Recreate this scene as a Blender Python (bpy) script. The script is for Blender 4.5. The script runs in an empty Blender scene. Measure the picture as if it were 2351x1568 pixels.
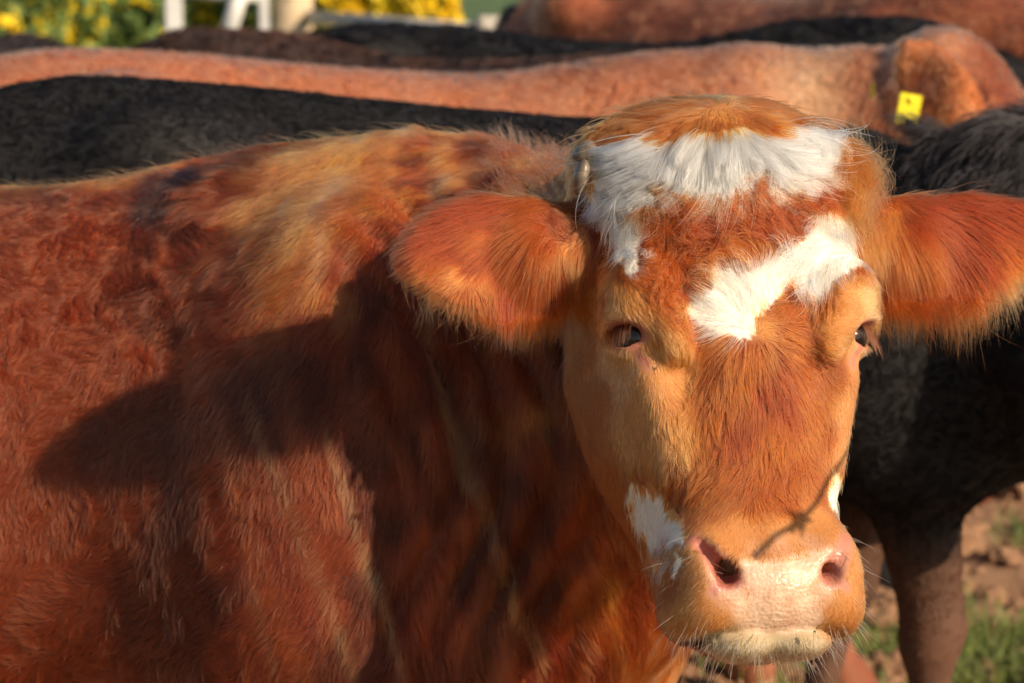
import bpy, bmesh, math, random, time
import numpy as np
from mathutils import Vector, Matrix

T0 = time.time()
random.seed(5)
RNG = np.random.default_rng(11)
R = math.radians
sc = bpy.context.scene
COL = sc.collection

# ------------------------------------------------------------------ camera
CAM_H = 1.5
PITCH = 8.6
cam_d = bpy.data.cameras.new('camera')
cam = bpy.data.objects.new('camera', cam_d)
COL.objects.link(cam)
cam.location = (0, 0, CAM_H)
cam.rotation_euler = (R(90 - PITCH), 0, 0)
cam_d.sensor_width = 36
cam_d.lens = 36 * 6000 / 2351
cam_d.clip_start = 0.05
cam_d.clip_end = 2000
cam_d.dof.use_dof = True
cam_d.dof.focus_distance = 2.46
cam_d.dof.aperture_fstop = 7.1
sc.camera = cam

# ------------------------------------------------------------------ light
SUN = Vector((0.50, -0.42, 0.335)).normalized()          # towards the sun
elev = math.asin(SUN.z)
azim = math.atan2(SUN.x, SUN.y)
w = bpy.data.worlds.new('World')
sc.world = w
w.use_nodes = True
nt = w.node_tree
nt.nodes.clear()
wo = nt.nodes.new('ShaderNodeOutputWorld')
wb = nt.nodes.new('ShaderNodeBackground')
sk = nt.nodes.new('ShaderNodeTexSky')
sk.sky_type = 'NISHITA'
sk.sun_disc = False
sk.sun_elevation = elev
sk.sun_rotation = azim
sk.air_density = 1.0
sk.dust_density = 1.0
wb.inputs['Strength'].default_value = 0.085
nt.links.new(sk.outputs[0], wb.inputs[0])
nt.links.new(wb.outputs[0], wo.inputs[0])
sl = bpy.data.lights.new('sun', 'SUN')
sl.energy = 5.0
sl.angle = R(0.5)
sl.color = (1.0, 0.80, 0.58)
so = bpy.data.objects.new('sun', sl)
COL.objects.link(so)
so.rotation_euler = SUN.to_track_quat('Z', 'Y').to_euler()

sc.view_settings.view_transform = 'Standard'
sc.view_settings.look = 'None'
sc.view_settings.gamma = 1
sc.view_settings.use_curve_mapping = False
sc.view_settings.exposure = 0.44
sc.cycles.use_adaptive_sampling = True
sc.cycles.adaptive_threshold = 0.03
sc.cycles.adaptive_min_samples = 24
sc.cycles.use_denoising = True
sc.cycles.max_bounces = 8
sc.cycles.transparent_max_bounces = 8
sc.cycles.time_limit = 800
sc.cycles_curves.shape = 'RIBBONS'
sc.cycles_curves.subdivisions = 2


# ------------------------------------------------------------------ numpy noise
def _hash(ix, iy, iz, seed):
    h = (ix * 374761393 + iy * 668265263 + iz * 2147483647 + seed * 974634777) & 0xFFFFFFFF
    h = ((h ^ (h >> 13)) * 1274126177) & 0xFFFFFFFF
    h = ((h ^ (h >> 16)) * 2246822519) & 0xFFFFFFFF
    return (h ^ (h >> 15)) & 0xFFFFFF


def hash01(ix, iy, iz, seed=0):
    return _hash(ix.astype(np.int64), iy.astype(np.int64), iz.astype(np.int64), seed) / float(0xFFFFFF)


NROT = np.array(Matrix.Rotation(.7, 3, 'X') @ Matrix.Rotation(.9, 3, 'Y') @ Matrix.Rotation(.5, 3, 'Z'))


def vnoise(P, freq, seed=0):
    """value noise in -1..1 at points P (n,3)"""
    Q = (P @ NROT) * freq
    I = np.floor(Q).astype(np.int64)
    f = Q - I
    f = f * f * (3 - 2 * f)
    out = np.zeros(len(P))
    for dx in (0, 1):
        wx = f[:, 0] if dx else 1 - f[:, 0]
        for dy in (0, 1):
            wy = f[:, 1] if dy else 1 - f[:, 1]
            for dz in (0, 1):
                wz = f[:, 2] if dz else 1 - f[:, 2]
                out += wx * wy * wz * (_hash(I[:, 0] + dx, I[:, 1] + dy, I[:, 2] + dz, seed) / float(0xFFFFFF))
    return out * 2 - 1


def vnoise3(P, freq, seed=0):
    return np.stack([vnoise(P, freq, seed + k * 17) for k in range(3)], 1)


def worley(P, size, seed=0):
    """nearest jittered cell centre: returns centre (n,3) and a random number per cell"""
    Q = P / size
    I = np.floor(Q).astype(np.int64)
    best = np.full(len(P), 1e9)
    C = np.zeros_like(P)
    rid = np.zeros(len(P))
    for dx in (-1, 0, 1):
        for dy in (-1, 0, 1):
            for dz in (-1, 0, 1):
                a, b, c = I[:, 0] + dx, I[:, 1] + dy, I[:, 2] + dz
                cc = np.stack([a + _hash(a, b, c, seed) / 16777215.0,
                               b + _hash(a, b, c, seed + 1) / 16777215.0,
                               c + _hash(a, b, c, seed + 2) / 16777215.0], 1)
                d = ((cc - Q) ** 2).sum(1)
                m = d < best
                best[m] = d[m]
                C[m] = cc[m]
                rid[m] = (_hash(a, b, c, seed + 3) / 16777215.0)[m]
    return C * size, rid


def norm(v):
    return v / np.maximum(np.linalg.norm(v, axis=-1, keepdims=True), 1e-9)


# ------------------------------------------------------------------ implicit surfaces
class Field:
    def __init__(self, xs, ys, zs):
        self.ax = [np.asarray(a, np.float32) for a in (xs, ys, zs)]
        self.F = np.full([len(a) for a in self.ax], 1.0, np.float32)

    def sl(self, lo, hi):
        s = []
        for a, l, h in zip(self.ax, lo, hi):
            i, j = np.searchsorted(a, l), np.searchsorted(a, h)
            s.append(slice(max(i - 1, 0), min(j + 1, len(a))))
        return tuple(s)

    def pts(self, s):
        return np.meshgrid(*[a[q] for a, q in zip(self.ax, s)], indexing='ij', sparse=True)

    def add(self, fn, lo, hi, k=0.02):
        s = self.sl(lo, hi)
        if any(q.stop - q.start < 2 for q in s):
            return
        d = fn(*self.pts(s)).astype(np.float32)
        a = self.F[s]
        h = np.clip(0.5 + 0.5 * (a - d) / k, 0, 1)
        self.F[s] = a * (1 - h) + d * h - k * h * (1 - h)

    def cut(self, fn, lo, hi, k=0.01):
        s = self.sl(lo, hi)
        if any(q.stop - q.start < 2 for q in s):
            return
        d = -fn(*self.pts(s)).astype(np.float32)
        a = self.F[s]
        h = np.clip(0.5 - 0.5 * (a - d) / k, 0, 1)
        self.F[s] = a * (1 - h) + d * h + k * h * (1 - h)

    def bump(self, fn, lo, hi):
        s = self.sl(lo, hi)
        if any(q.stop - q.start < 2 for q in s):
            return
        self.F[s] += fn(*self.pts(s)).astype(np.float32)


def surface_nets(fld):
    F, (xs, ys, zs) = fld.F, fld.ax
    ins = F < 0
    cnt = np.zeros([n - 1 for n in F.shape], np.int8)
    for dx in (0, 1):
        for dy in (0, 1):
            for dz in (0, 1):
                cnt += ins[dx:F.shape[0] - 1 + dx, dy:F.shape[1] - 1 + dy, dz:F.shape[2] - 1 + dz]
    act = np.argwhere((cnt > 0) & (cnt < 8))
    idx = np.full(cnt.shape, -1, np.int32)
    idx[act[:, 0], act[:, 1], act[:, 2]] = np.arange(len(act))
    A = [xs, ys, zs]
    acc = np.zeros((len(act), 3))
    n = np.zeros(len(act))
    crn = [(a, b, c) for a in (0, 1) for b in (0, 1) for c in (0, 1)]
    for p in crn:
        for ax in range(3):
            if p[ax] == 0:
                q = list(p)
                q[ax] = 1
                ip, iq = act + np.array(p), act + np.array(q)
                fp, fq = F[tuple(ip.T)], F[tuple(iq.T)]
                m = (fp < 0) != (fq < 0)
                t = (fp[m] / (fp[m] - fq[m]))
                P = np.stack([A[k][ip[m, k]] for k in range(3)], 1).astype(float)
                Q = np.stack([A[k][iq[m, k]] for k in range(3)], 1)
                acc[m] += P + (Q - P) * t[:, None]
                n[m] += 1
    V = acc / n[:, None]
    faces = []
    for ax in range(3):
        u, v = [(1, 2), (2, 0), (0, 1)][ax]
        s0 = [slice(None)] * 3
        s1 = [slice(None)] * 3
        s0[ax] = slice(0, -1)
        s1[ax] = slice(1, None)
        ch = ins[tuple(s0)] != ins[tuple(s1)]
        e = np.argwhere(ch)
        ok = (e[:, u] > 0) & (e[:, v] > 0) & (e[:, u] < F.shape[u] - 1) & (e[:, v] < F.shape[v] - 1)
        e = e[ok]
        flip = ins[tuple(s0)][tuple(e.T)]
        q = []
        for du, dv in ((-1, -1), (0, -1), (0, 0), (-1, 0)):
            c = e.copy()
            c[:, u] += du
            c[:, v] += dv
            q.append(idx[tuple(c.T)])
        q = np.stack(q, 1)
        q[~flip] = q[~flip][:, ::-1]
        faces.append(q)
    Q = np.concatenate(faces)
    Q = Q[(Q >= 0).all(1)]
    return V, Q


def smooth_mesh(V, Q, it=1, f=0.5):
    for _ in range(it):
        S = np.zeros_like(V)
        n = np.zeros(len(V))
        for a, b in ((0, 1), (1, 2), (2, 3), (3, 0)):
            np.add.at(S, Q[:, a], V[Q[:, b]])
            np.add.at(S, Q[:, b], V[Q[:, a]])
            np.add.at(n, Q[:, a], 1)
            np.add.at(n, Q[:, b], 1)
        V = V + f * (S / np.maximum(n, 1)[:, None] - V)
    return V


def vert_normals(V, Q):
    fn = np.cross(V[Q[:, 2]] - V[Q[:, 0]], V[Q[:, 3]] - V[Q[:, 1]])
    N = np.zeros_like(V)
    for k in range(4):
        np.add.at(N, Q[:, k], fn)
    return norm(N)


def make_mesh(name, V, Q, mat, parent=None, cols=None, smooth=True):
    me = bpy.data.meshes.new(name)
    V = np.asarray(V, np.float32)
    Q = np.asarray(Q, np.int32)
    k = Q.shape[1]
    me.vertices.add(len(V))
    me.vertices.foreach_set('co', V.ravel())
    me.loops.add(Q.size)
    me.loops.foreach_set('vertex_index', Q.ravel())
    me.polygons.add(len(Q))
    me.polygons.foreach_set('loop_start', np.arange(0, Q.size, k, dtype=np.int32))
    me.polygons.foreach_set('loop_total', np.full(len(Q), k, np.int32))
    me.update(calc_edges=True)
    me.validate()
    if smooth:
        me.polygons.foreach_set('use_smooth', np.ones(len(me.polygons), bool))
    if cols is not None:
        for nm, c in cols.items():
            c = np.asarray(c)
            if c.ndim == 1:
                a = me.attributes.new(nm, 'FLOAT', 'POINT')
                a.data.foreach_set('value', c.astype(np.float32))
            else:
                a = me.attributes.new(nm, 'FLOAT_COLOR', 'POINT')
                a.data.foreach_set('color', np.concatenate([c, np.ones((len(c), 1))], 1).astype(np.float32).ravel())
    me.materials.append(mat)
    o = bpy.data.objects.new(name, me)
    COL.objects.link(o)
    if parent:
        o.parent = parent
        o.matrix_parent_inverse = parent.matrix_world.inverted()
    return o


def steps(*segs):
    """axis with varying spacing: segs = (start, spacing), ..., end"""
    out = [segs[0][0]]
    for i, (s, h) in enumerate(segs[:-1]):
        e = segs[i + 1][0]
        n = max(1, int(round((e - s) / h)))
        out += list(s + (e - s) * (np.arange(n) + 1) / n)
    return np.array(out)


def curve1(tab, col, rows=300, soft=0.0):
    t = np.array(tab, float)
    z = np.linspace(t[:, 0].min(), t[:, 0].max(), rows)
    o = np.argsort(t[:, 0])
    v = np.interp(z, t[o, 0], t[o, col])
    if soft > 0:
        k = np.exp(-0.5 * (np.arange(-40, 41) * (z[1] - z[0]) / soft) ** 2)
        k /= k.sum()
        v = np.convolve(np.pad(v, 40, mode='edge'), k, 'valid')
    return z, v


def ell(c, r):
    def f(x, y, z):
        q = np.sqrt(((x - c[0]) / r[0]) ** 2 + ((y - c[1]) / r[1]) ** 2 + ((z - c[2]) / r[2]) ** 2)
        return (q - 1) * min(r)
    return f


def cone(a, b, ra, rb):
    a = np.array(a, float)
    b = np.array(b, float)
    ab = b - a
    L2 = (ab ** 2).sum()

    def f(x, y, z):
        t = np.clip(((x - a[0]) * ab[0] + (y - a[1]) * ab[1] + (z - a[2]) * ab[2]) / L2, 0, 1)
        return np.sqrt((x - a[0] - t * ab[0]) ** 2 + (y - a[1] - t * ab[1]) ** 2 + (z - a[2] - t * ab[2]) ** 2) - (ra + (rb - ra) * t)
    return f


# ------------------------------------------------------------------ cow anatomy
HEAD_LOFT = [  # z, half width, front y, back y, exponent     (local to the head: x right, y into the head, z up the face)
    (-0.300, 0.070, 0.005, 0.070, 2.4),
    (-0.285, 0.086, -0.016, 0.095, 2.6),
    (-0.255, 0.091, -0.026, 0.110, 2.8),
    (-0.225, 0.089, -0.024, 0.125, 2.7),
    (-0.195, 0.086, -0.014, 0.140, 2.5),
    (-0.150, 0.091, -0.006, 0.165, 2.4),
    (-0.100, 0.101, 0.000, 0.195, 2.4),
    (-0.050, 0.110, 0.001, 0.230, 2.5),
    (0.000, 0.121, 0.000, 0.250, 2.5),
    (0.050, 0.131, -0.001, 0.255, 2.6),
    (0.100, 0.134, 0.003, 0.250, 2.6),
    (0.145, 0.131, 0.012, 0.240, 2.6),
    (0.190, 0.124, 0.027, 0.215, 2.5),
    (0.219, 0.094, 0.048, 0.180, 2.3),
    (0.236, 0.055, 0.085, 0.150, 2.0),
]


def head_fields(F, M, s=1.0, fine=True):
    """M: 4x4 world matrix of the head frame; s: scale"""
    Mi = np.array(M.inverted())
    org = np.array(M.translation)

    def loc(fn):
        def g(x, y, z):
            X = (Mi[0][0] * x + Mi[0][1] * y + Mi[0][2] * z + Mi[0][3])
            Y = (Mi[1][0] * x + Mi[1][1] * y + Mi[1][2] * z + Mi[1][3])
            Z = (Mi[2][0] * x + Mi[2][1] * y + Mi[2][2] * z + Mi[2][3])
            return fn(X, Y, Z) * s
        return g

    def box(c, r):
        p = np.array(M @ Vector(c))
        return p - r * s, p + r * s

    tabs = [curve1(HEAD_LOFT, k, soft=0.014) for k in (1, 2, 3, 4)]

    def loft(X, Y, Z):
        wv, yf, yb, n = [np.interp(Z, *t) for t in tabs]
        cx = 0.0
        c, h = (yf + yb) / 2, (yb - yf) / 2
        q = ((np.abs(X - cx) / wv) ** n + (np.abs(Y - c) / h) ** n) ** (1 / n)
        d = (q - 1) * np.minimum(wv, h)
        e = np.abs(Z + 0.036) - 0.266
        k = 0.025
        hh = np.clip(0.5 - 0.5 * (d - e) / k, 0, 1)
        return d * (1 - hh) + e * hh + k * hh * (1 - hh)
    A = box((0, 0.1, -0.04), 0.42)
    F.add(loc(loft), *A, k=0.05)
    for sx in (-1, 1):
        # jaw and cheek
        F.add(loc(cone((sx * .070, .195, -.01), (sx * .034, .105, -.255), .056, .036)), *A, k=0.04)
        F.add(loc(ell((sx * .078, .15, -.05), (.045, .085, .10))), *A, k=0.04)
        # brow ridge over the eye and the facial crest under it
        F.add(loc(ell((sx * .104, .040, .030), (.036, .036, .044))), *box((sx * .1, .03, .03), .12), k=0.022)
        F.add(loc(cone((sx * .094, .040, -.045), (sx * .074, .036, -.13), .018, .012)), *box((sx * .1, .03, -.08), .16), k=0.03)
        # eyelids: a bulge with the opening cut in
        F.add(loc(ell((sx * .113, .046, .001), (.024, .025, .022))), *box((sx * .11, .04, .0), .1), k=0.016)
        if fine:
            F.cut(loc(ell((sx * .131, .026, -.0035), (.026, .027, .0115))), *box((sx * .13, .03, .0), .1), k=0.006)
            F.cut(loc(cone((sx * .122, .014, -.010), (sx * .104, .006, -.034), .005, .003)), *box((sx * .11, .0, -.02), .08), k=0.008)
    if fine:
        for sx in (-1, 1):
            F.add(loc(cone((sx * .098, .022, .050), (sx * .074, .010, -.022), .021, .016)), *box((sx * .08, .02, .02), .12), k=0.014)
    # poll ridge
    F.add(loc(ell((0, .105, .186), (.120, .074, .056))), *A, k=0.04)
    if fine:
        # dip either side of the nose bone below the eyes
        for sx in (-1, 1):
            F.cut(loc(ell((sx * .066, -.031, -.050), (.022, .036, .026))), *box((sx * .06, 0, -.07), .14), k=0.03)
    # muzzle pad, nostril wings, chin
    F.add(loc(ell((0, .006, -.248), (.052, .040, .036))), *box((0, 0, -.25), .2), k=0.02)
    for sx in (-1, 1):
        F.add(loc(ell((sx * .060, .012, -.235), (.032, .042, .044))), *box((sx * .06, 0, -.24), .15), k=0.02)
        F.add(loc(ell((sx * .058, .030, -.272), (.036, .045, .026))), *box((sx * .06, 0, -.27), .15), k=0.018)
    if fine:
        for sx in (-1, 1):
            F.cut(loc(cone((sx * .074, -.030, -.203), (sx * .050, -.034, -.240), .0065, .0120 if sx < 0 else .0105)), *box((sx * .05, -.02, -.23), .12), k=0.006)
            if sx > 0:
                F.cut(loc(cone((.052, -.024, -.238), (.036, .006, -.226), .0075, .007)), *box((.05, -.02, -.23), .12), k=0.005)
                continue
            F.cut(loc(cone((sx * .050, -.022, -.236), (sx * .034, .010, -.224), .0105, .010)), *box((sx * .05, -.02, -.23), .12), k=0.005)
            F.cut(loc(cone((sx * .071, -.014, -.208), (sx * .048, -.014, -.237), .0058, .0085)), *box((sx * .05, -.02, -.23), .12), k=0.005)
            F.cut(loc(cone((sx * .058, -.036, -.246), (sx * .066, -.030, -.254), .006, .003)), *box((sx * .05, -.02, -.23), .12), k=0.006)
        # mouth slit and the cleft of the upper lip
        F.cut(loc(lambda X, Y, Z: np.maximum(np.abs(Z + .291 - .10 * np.abs(X) + 1.8 * X * X + .12 * (Y + .02)) - .0032,
                                             np.maximum(Y - .07, np.abs(X) - .082))), *box((0, 0, -.29), .16), k=0.004)
        F.cut(loc(cone((0, -.040, -.255), (0, -.036, -.29), .0022, .0045)), *box((0, -.03, -.27), .08), k=0.008)
    F.add(loc(ell((0, .032, -.298), (.052, .038, .016))), *box((0, 0, -.3), .16), k=0.008)
    for sx in (-1, 1):
        F.add(loc(ell((sx * .029, .016, -.302), (.027, .030, .0155))), *box((0, 0, -.3), .16), k=0.006)
    F.add(loc(ell((0, .075, -.285), (.045, .050, .030))), *box((0, .05, -.28), .16), k=0.02)


def ear_fields(F, M, base, tip, up, s=1.0, half=0.062, thick=0.022, fine=True):
    """leaf-shaped ear from base to tip (head-local); 'up' = towards its upper edge; the hollow faces forward"""
    Mn = M
    b = np.array(Mn @ Vector(base))
    t = np.array(Mn @ Vector(tip))
    u = np.array((Mn.to_3x3() @ Vector(up)).normalized())
    L = np.linalg.norm(t - b)
    ax = (t - b) / L
    u = u - ax * (u @ ax)
    u /= np.linalg.norm(u)
    nn = np.cross(ax, u)
    if nn[1] > 0:
        nn = -nn                                        # nn points to the viewer's side (front)
    half *= s
    thick *= s
    c = (b + t) / 2

    def f(x, y, z):
        X, Y, Z = x - b[0], y - b[1], z - b[2]
        a = (X * ax[0] + Y * ax[1] + Z * ax[2]) / L     # 0 base .. 1 tip
        v = X * u[0] + Y * u[1] + Z * u[2]
        n = X * nn[0] + Y * nn[1] + Z * nn[2]
        ac = np.clip(a, 0, 1)
        wv = half * np.interp(ac, [0, .15, .35, .6, .8, .93, 1], [.42, .68, .95, 1.0, .80, .48, .12])
        bow = (v / half) ** 2 * .008 * s                # edges curl to the front
        n2 = n - bow + .004
        q = np.sqrt((v / wv) ** 2 + (n2 / (thick * (1 - .35 * ac))) ** 2)
        d = (q - 1) * np.minimum(wv, thick) * .8
        e = np.abs(a - .5) * L - L * .5
        return np.maximum(d, e)
    lo = c - L * .62 - .03
    hi = c + L * .62 + .03
    F.add(f, lo, hi, k=0.02)
    F.add(cone(b, b + ax * L * .35, .036 * s, .030 * s), lo - .05, hi + .05, k=0.03)


BODY = [  # x, half width, top z, bottom z     (cow-local: x forward, origin on the ground below the withers)
    (-1.62, 0.060, 1.12, 0.95),
    (-1.58, 0.150, 1.18, 0.82),
    (-1.48, 0.235, 1.235, 0.72),
    (-1.30, 0.270, 1.270, 0.64),
    (-1.05, 0.300, 1.262, 0.56),
    (-0.75, 0.330, 1.235, 0.53),
    (-0.48, 0.325, 1.225, 0.54),
    (-0.30, 0.300, 1.255, 0.55),
    (-0.15, 0.275, 1.292, 0.55),
    (0.00, 0.255, 1.300, 0.55),
    (0.12, 0.225, 1.285, 0.56),
    (0.24, 0.180, 1.240, 0.60),
    (0.31, 0.120, 1.180, 0.68),
    (0.34, 0.060, 1.080, 0.78),
]


def body_fields(F, ox, oy, yaw=0.0, s=1.0, legs=True, body=BODY, fore=(0, 0), drop=0.0):
    ca, sa = math.cos(yaw), math.sin(yaw)
    tabs = [curve1(body, k, soft=0.05) for k in (1, 2, 3)]

    def W(fn):
        return lambda x, y, z: fn(((x - ox) * ca + (y - oy) * sa) / s, ((y - oy) * ca - (x - ox) * sa) / s, z / s) * s

    def loft(X, Y, Z):
        wv, zt, zb = [np.interp(X, *t) for t in tabs]
        zt = zt - drop - (drop > 0) * .024 * np.clip((X + .05) / .2, 0, 1)
        c, h = (zt + zb) / 2, (zt - zb) / 2
        rel = np.clip((Z - c) / h, -1.3, 1.3)
        we = wv * (1.0 - .16 * np.clip(rel, 0, 1.3) ** 2 - .05 * rel)
        q = ((np.abs(Y) / we) ** 2.3 + (np.abs(Z - c) / h) ** 2.3) ** (1 / 2.3)
        d = (q - 1) * np.minimum(we, h)
        e = np.abs(X + .64) - .98
        return np.maximum(d, e)
    cx = [ox + s * (a * ca - b * sa) for a in (-1.8, .5) for b in (-.45, .45)]
    cy = [oy + s * (a * sa + b * ca) for a in (-1.8, .5) for b in (-.45, .45)]
    lo, hi = (min(cx), min(cy), 0.3 * s), (max(cx), max(cy), 1.45 * s)
    F.add(W(loft), lo, hi, k=0.05)
    # hip and pin bones, shoulder blades, rump
    for sy in (-1, 1):
        F.add(W(ell((-1.15, sy * .21, 1.19), (.10, .07, .07))), lo, hi, k=0.08)
        F.add(W(ell((-1.35, sy * .15, .86), (.22, .15, .28))), lo, hi, k=0.10)
        F.add(W(ell((-.02, sy * .185, .93), (.17, .13, .27))), lo, hi, k=0.06)
        if drop:
            F.add(W(ell((-.07, sy * .245, .79), (.20, .165, .30))), lo, hi, k=0.14)
        F.add(W(ell((.04, sy * .17, .72), (.12, .10, .14 if drop else .10))), lo, hi, k=0.06)
        if legs:
            lo2, hi2 = (lo[0], lo[1], -.05), (hi[0], hi[1], 1.0 * s)
            f = fore[0] if sy < 0 else fore[1]
            for a, b, ra, rb in (((.02, sy * .15, .70), (.03 + f * .6, sy * .14, .43), .078, .046),
                                 ((.03 + f * .6, sy * .14, .43), (.02 + f * .65, sy * .14, .40), .048, .045),
                                 ((.02 + f * .65, sy * .14, .40), (.01 + f, sy * .135, .13), .036, .029),
                                 ((.01 + f, sy * .135, .12), (.045 + f, sy * .135, .045), .040, .048),
                                 ((.045 + f, sy * .135, .045), (.055 + f, sy * .135, .02), .050, .052),
                                 ((-1.30, sy * .17, .80), (-1.22, sy * .17, .62), .15, .095),
                                 ((-1.22, sy * .17, .62), (-1.46, sy * .15, .44), .085, .048),
                                 ((-1.46, sy * .15, .44), (-1.42, sy * .145, .14), .042, .034),
                                 ((-1.42, sy * .145, .13), (-1.385, sy * .145, .045), .040, .046),
                                 ((-1.385, sy * .145, .045), (-1.375, sy * .145, .02), .048, .050)):
                F.add(W(cone(a, b, ra, rb)), lo2, hi2, k=0.03)
    if legs:
        pts = [((-1.60, 0, 1.16), .035), ((-1.68, .01, 1.05), .028), ((-1.69, .02, .80), .020), ((-1.68, .02, .52), .018), ((-1.68, .02, .42), .040), ((-1.68, .02, .30), .022)]
        for (a, ra), (b, rb) in zip(pts, pts[1:]):
            F.add(W(cone(a, b, ra, rb)), (lo[0] - .1, lo[1], .2), (hi[0], hi[1], 1.3 * s), k=0.02)

# ------------------------------------------------------------------ the main cow: one continuous body mesh
HEAD = (Matrix.Translation((0.232, 2.462, 1.143)) @ Matrix.Rotation(R(14), 4, 'Z')
        @ Matrix.Rotation(R(-18), 4, 'X') @ Matrix.Rotation(R(2.0), 4, 'Y'))
HM = np.array(HEAD)
HI = np.array(HEAD.inverted())
BX, BY, BYAW = -0.10, 3.06, R(-10)


def to_head(P):
    return P @ HI[:3, :3].T + HI[:3, 3]


def hp(x, y, z):
    return tuple(HEAD @ Vector((x, y, z)))


def build_main():
    xs = steps((-1.92, .02), (-.75, .010), (-.16, .0045), (.60, .01), (.66, 0))
    ys = steps((2.28, .0045), (2.74, .009), (3.1, .02), (3.9, 0))
    zs = steps((-.03, .02), (.55, .011), (.78, .0045), (1.40, .01), (1.44, 0))
    F = Field(xs, ys, zs)
    body_fields(F, BX, BY, BYAW, drop=.020)
    # neck: crest and throat, turning from the shoulders towards the camera
    lo, hi = (-.5, 2.4, .5), (.5, 3.5, 1.45)
    for a, b, ra, rb in (((-.05, 3.06, 1.09), (.06, 2.92, 1.095), .160, .138),
                         ((.06, 2.92, 1.10), (.15, 2.78, 1.135), .130, .115),
                         ((.15, 2.78, 1.16), (.20, 2.66, 1.18), .125, .105),
                         ((-.02, 3.02, .90), (.08, 2.88, .94), .215, .175),
                         ((.08, 2.88, .94), (.17, 2.72, 1.00), .175, .115),
                         ((.03, 3.02, .74), (.09, 2.90, .78), .150, .115),
                         ((.09, 2.98, .66), (.10, 2.96, .62), .085, .070)):
        F.add(cone(a, b, ra, rb), lo, hi, k=0.07)
    # folds of skin on the bent neck
    def folds(x, y, z):
        u = x + .25 * (z - 1.15) + .10 * np.sin((z - 1.2) * 9)
        m = np.exp(-((x + .03) / .13) ** 4) * np.clip((z - .62) / .2, 0, 1) * np.clip((1.25 - z) / .07, 0, 1) * (y < 3.1)
        fine_ = np.exp(-((x - .075) / .055) ** 2) * np.exp(-((z - 1.20) / .07) ** 2) * (y < 3.1)
        return (-.0058 * m * np.cos(u * 2 * math.pi / .052 + 2 * np.sin(z * 7)) * (1 + 0 * y)
                - .0038 * fine_ * np.cos(u * 2 * math.pi / .0165))
    F.bump(folds, (-.35, 2.6, .6), (.2, 3.3, 1.4))
    # shoulder crease and lumps of the flank
    def flank(x, y, z):
        g = np.exp(-((x + .36 + .10 * (z - .9)) / .035) ** 2) * np.clip((1.22 - z) / .15, 0, 1) * (y < 3.1)
        return .007 * g + .0025 * np.sin(x * 21 + 3 * np.sin(z * 8)) * np.sin(z * 13 + 1) * (y < 3.1)
    F.bump(flank, (-1.3, 2.6, .5), (-.1, 3.2, 1.3))
    head_fields(F, HEAD)
    ear_fields(F, HEAD, (-.115, .125, .095), (-.326, .068, .080), (.12, 0, 1), half=.060, thick=.015)
    ear_fields(F, HEAD, (.115, .135, .100), (.385, .110, .114), (-.10, 0, 1), half=.052, thick=.015)
    V, Q = surface_nets(F)
    V = smooth_mesh(V, Q, 1, .4)
    return V, Q


t = time.time()
MV, MQ = build_main()
MN = vert_normals(MV, MQ)
print('main cow', len(MV), len(MQ), time.time() - t)

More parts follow.
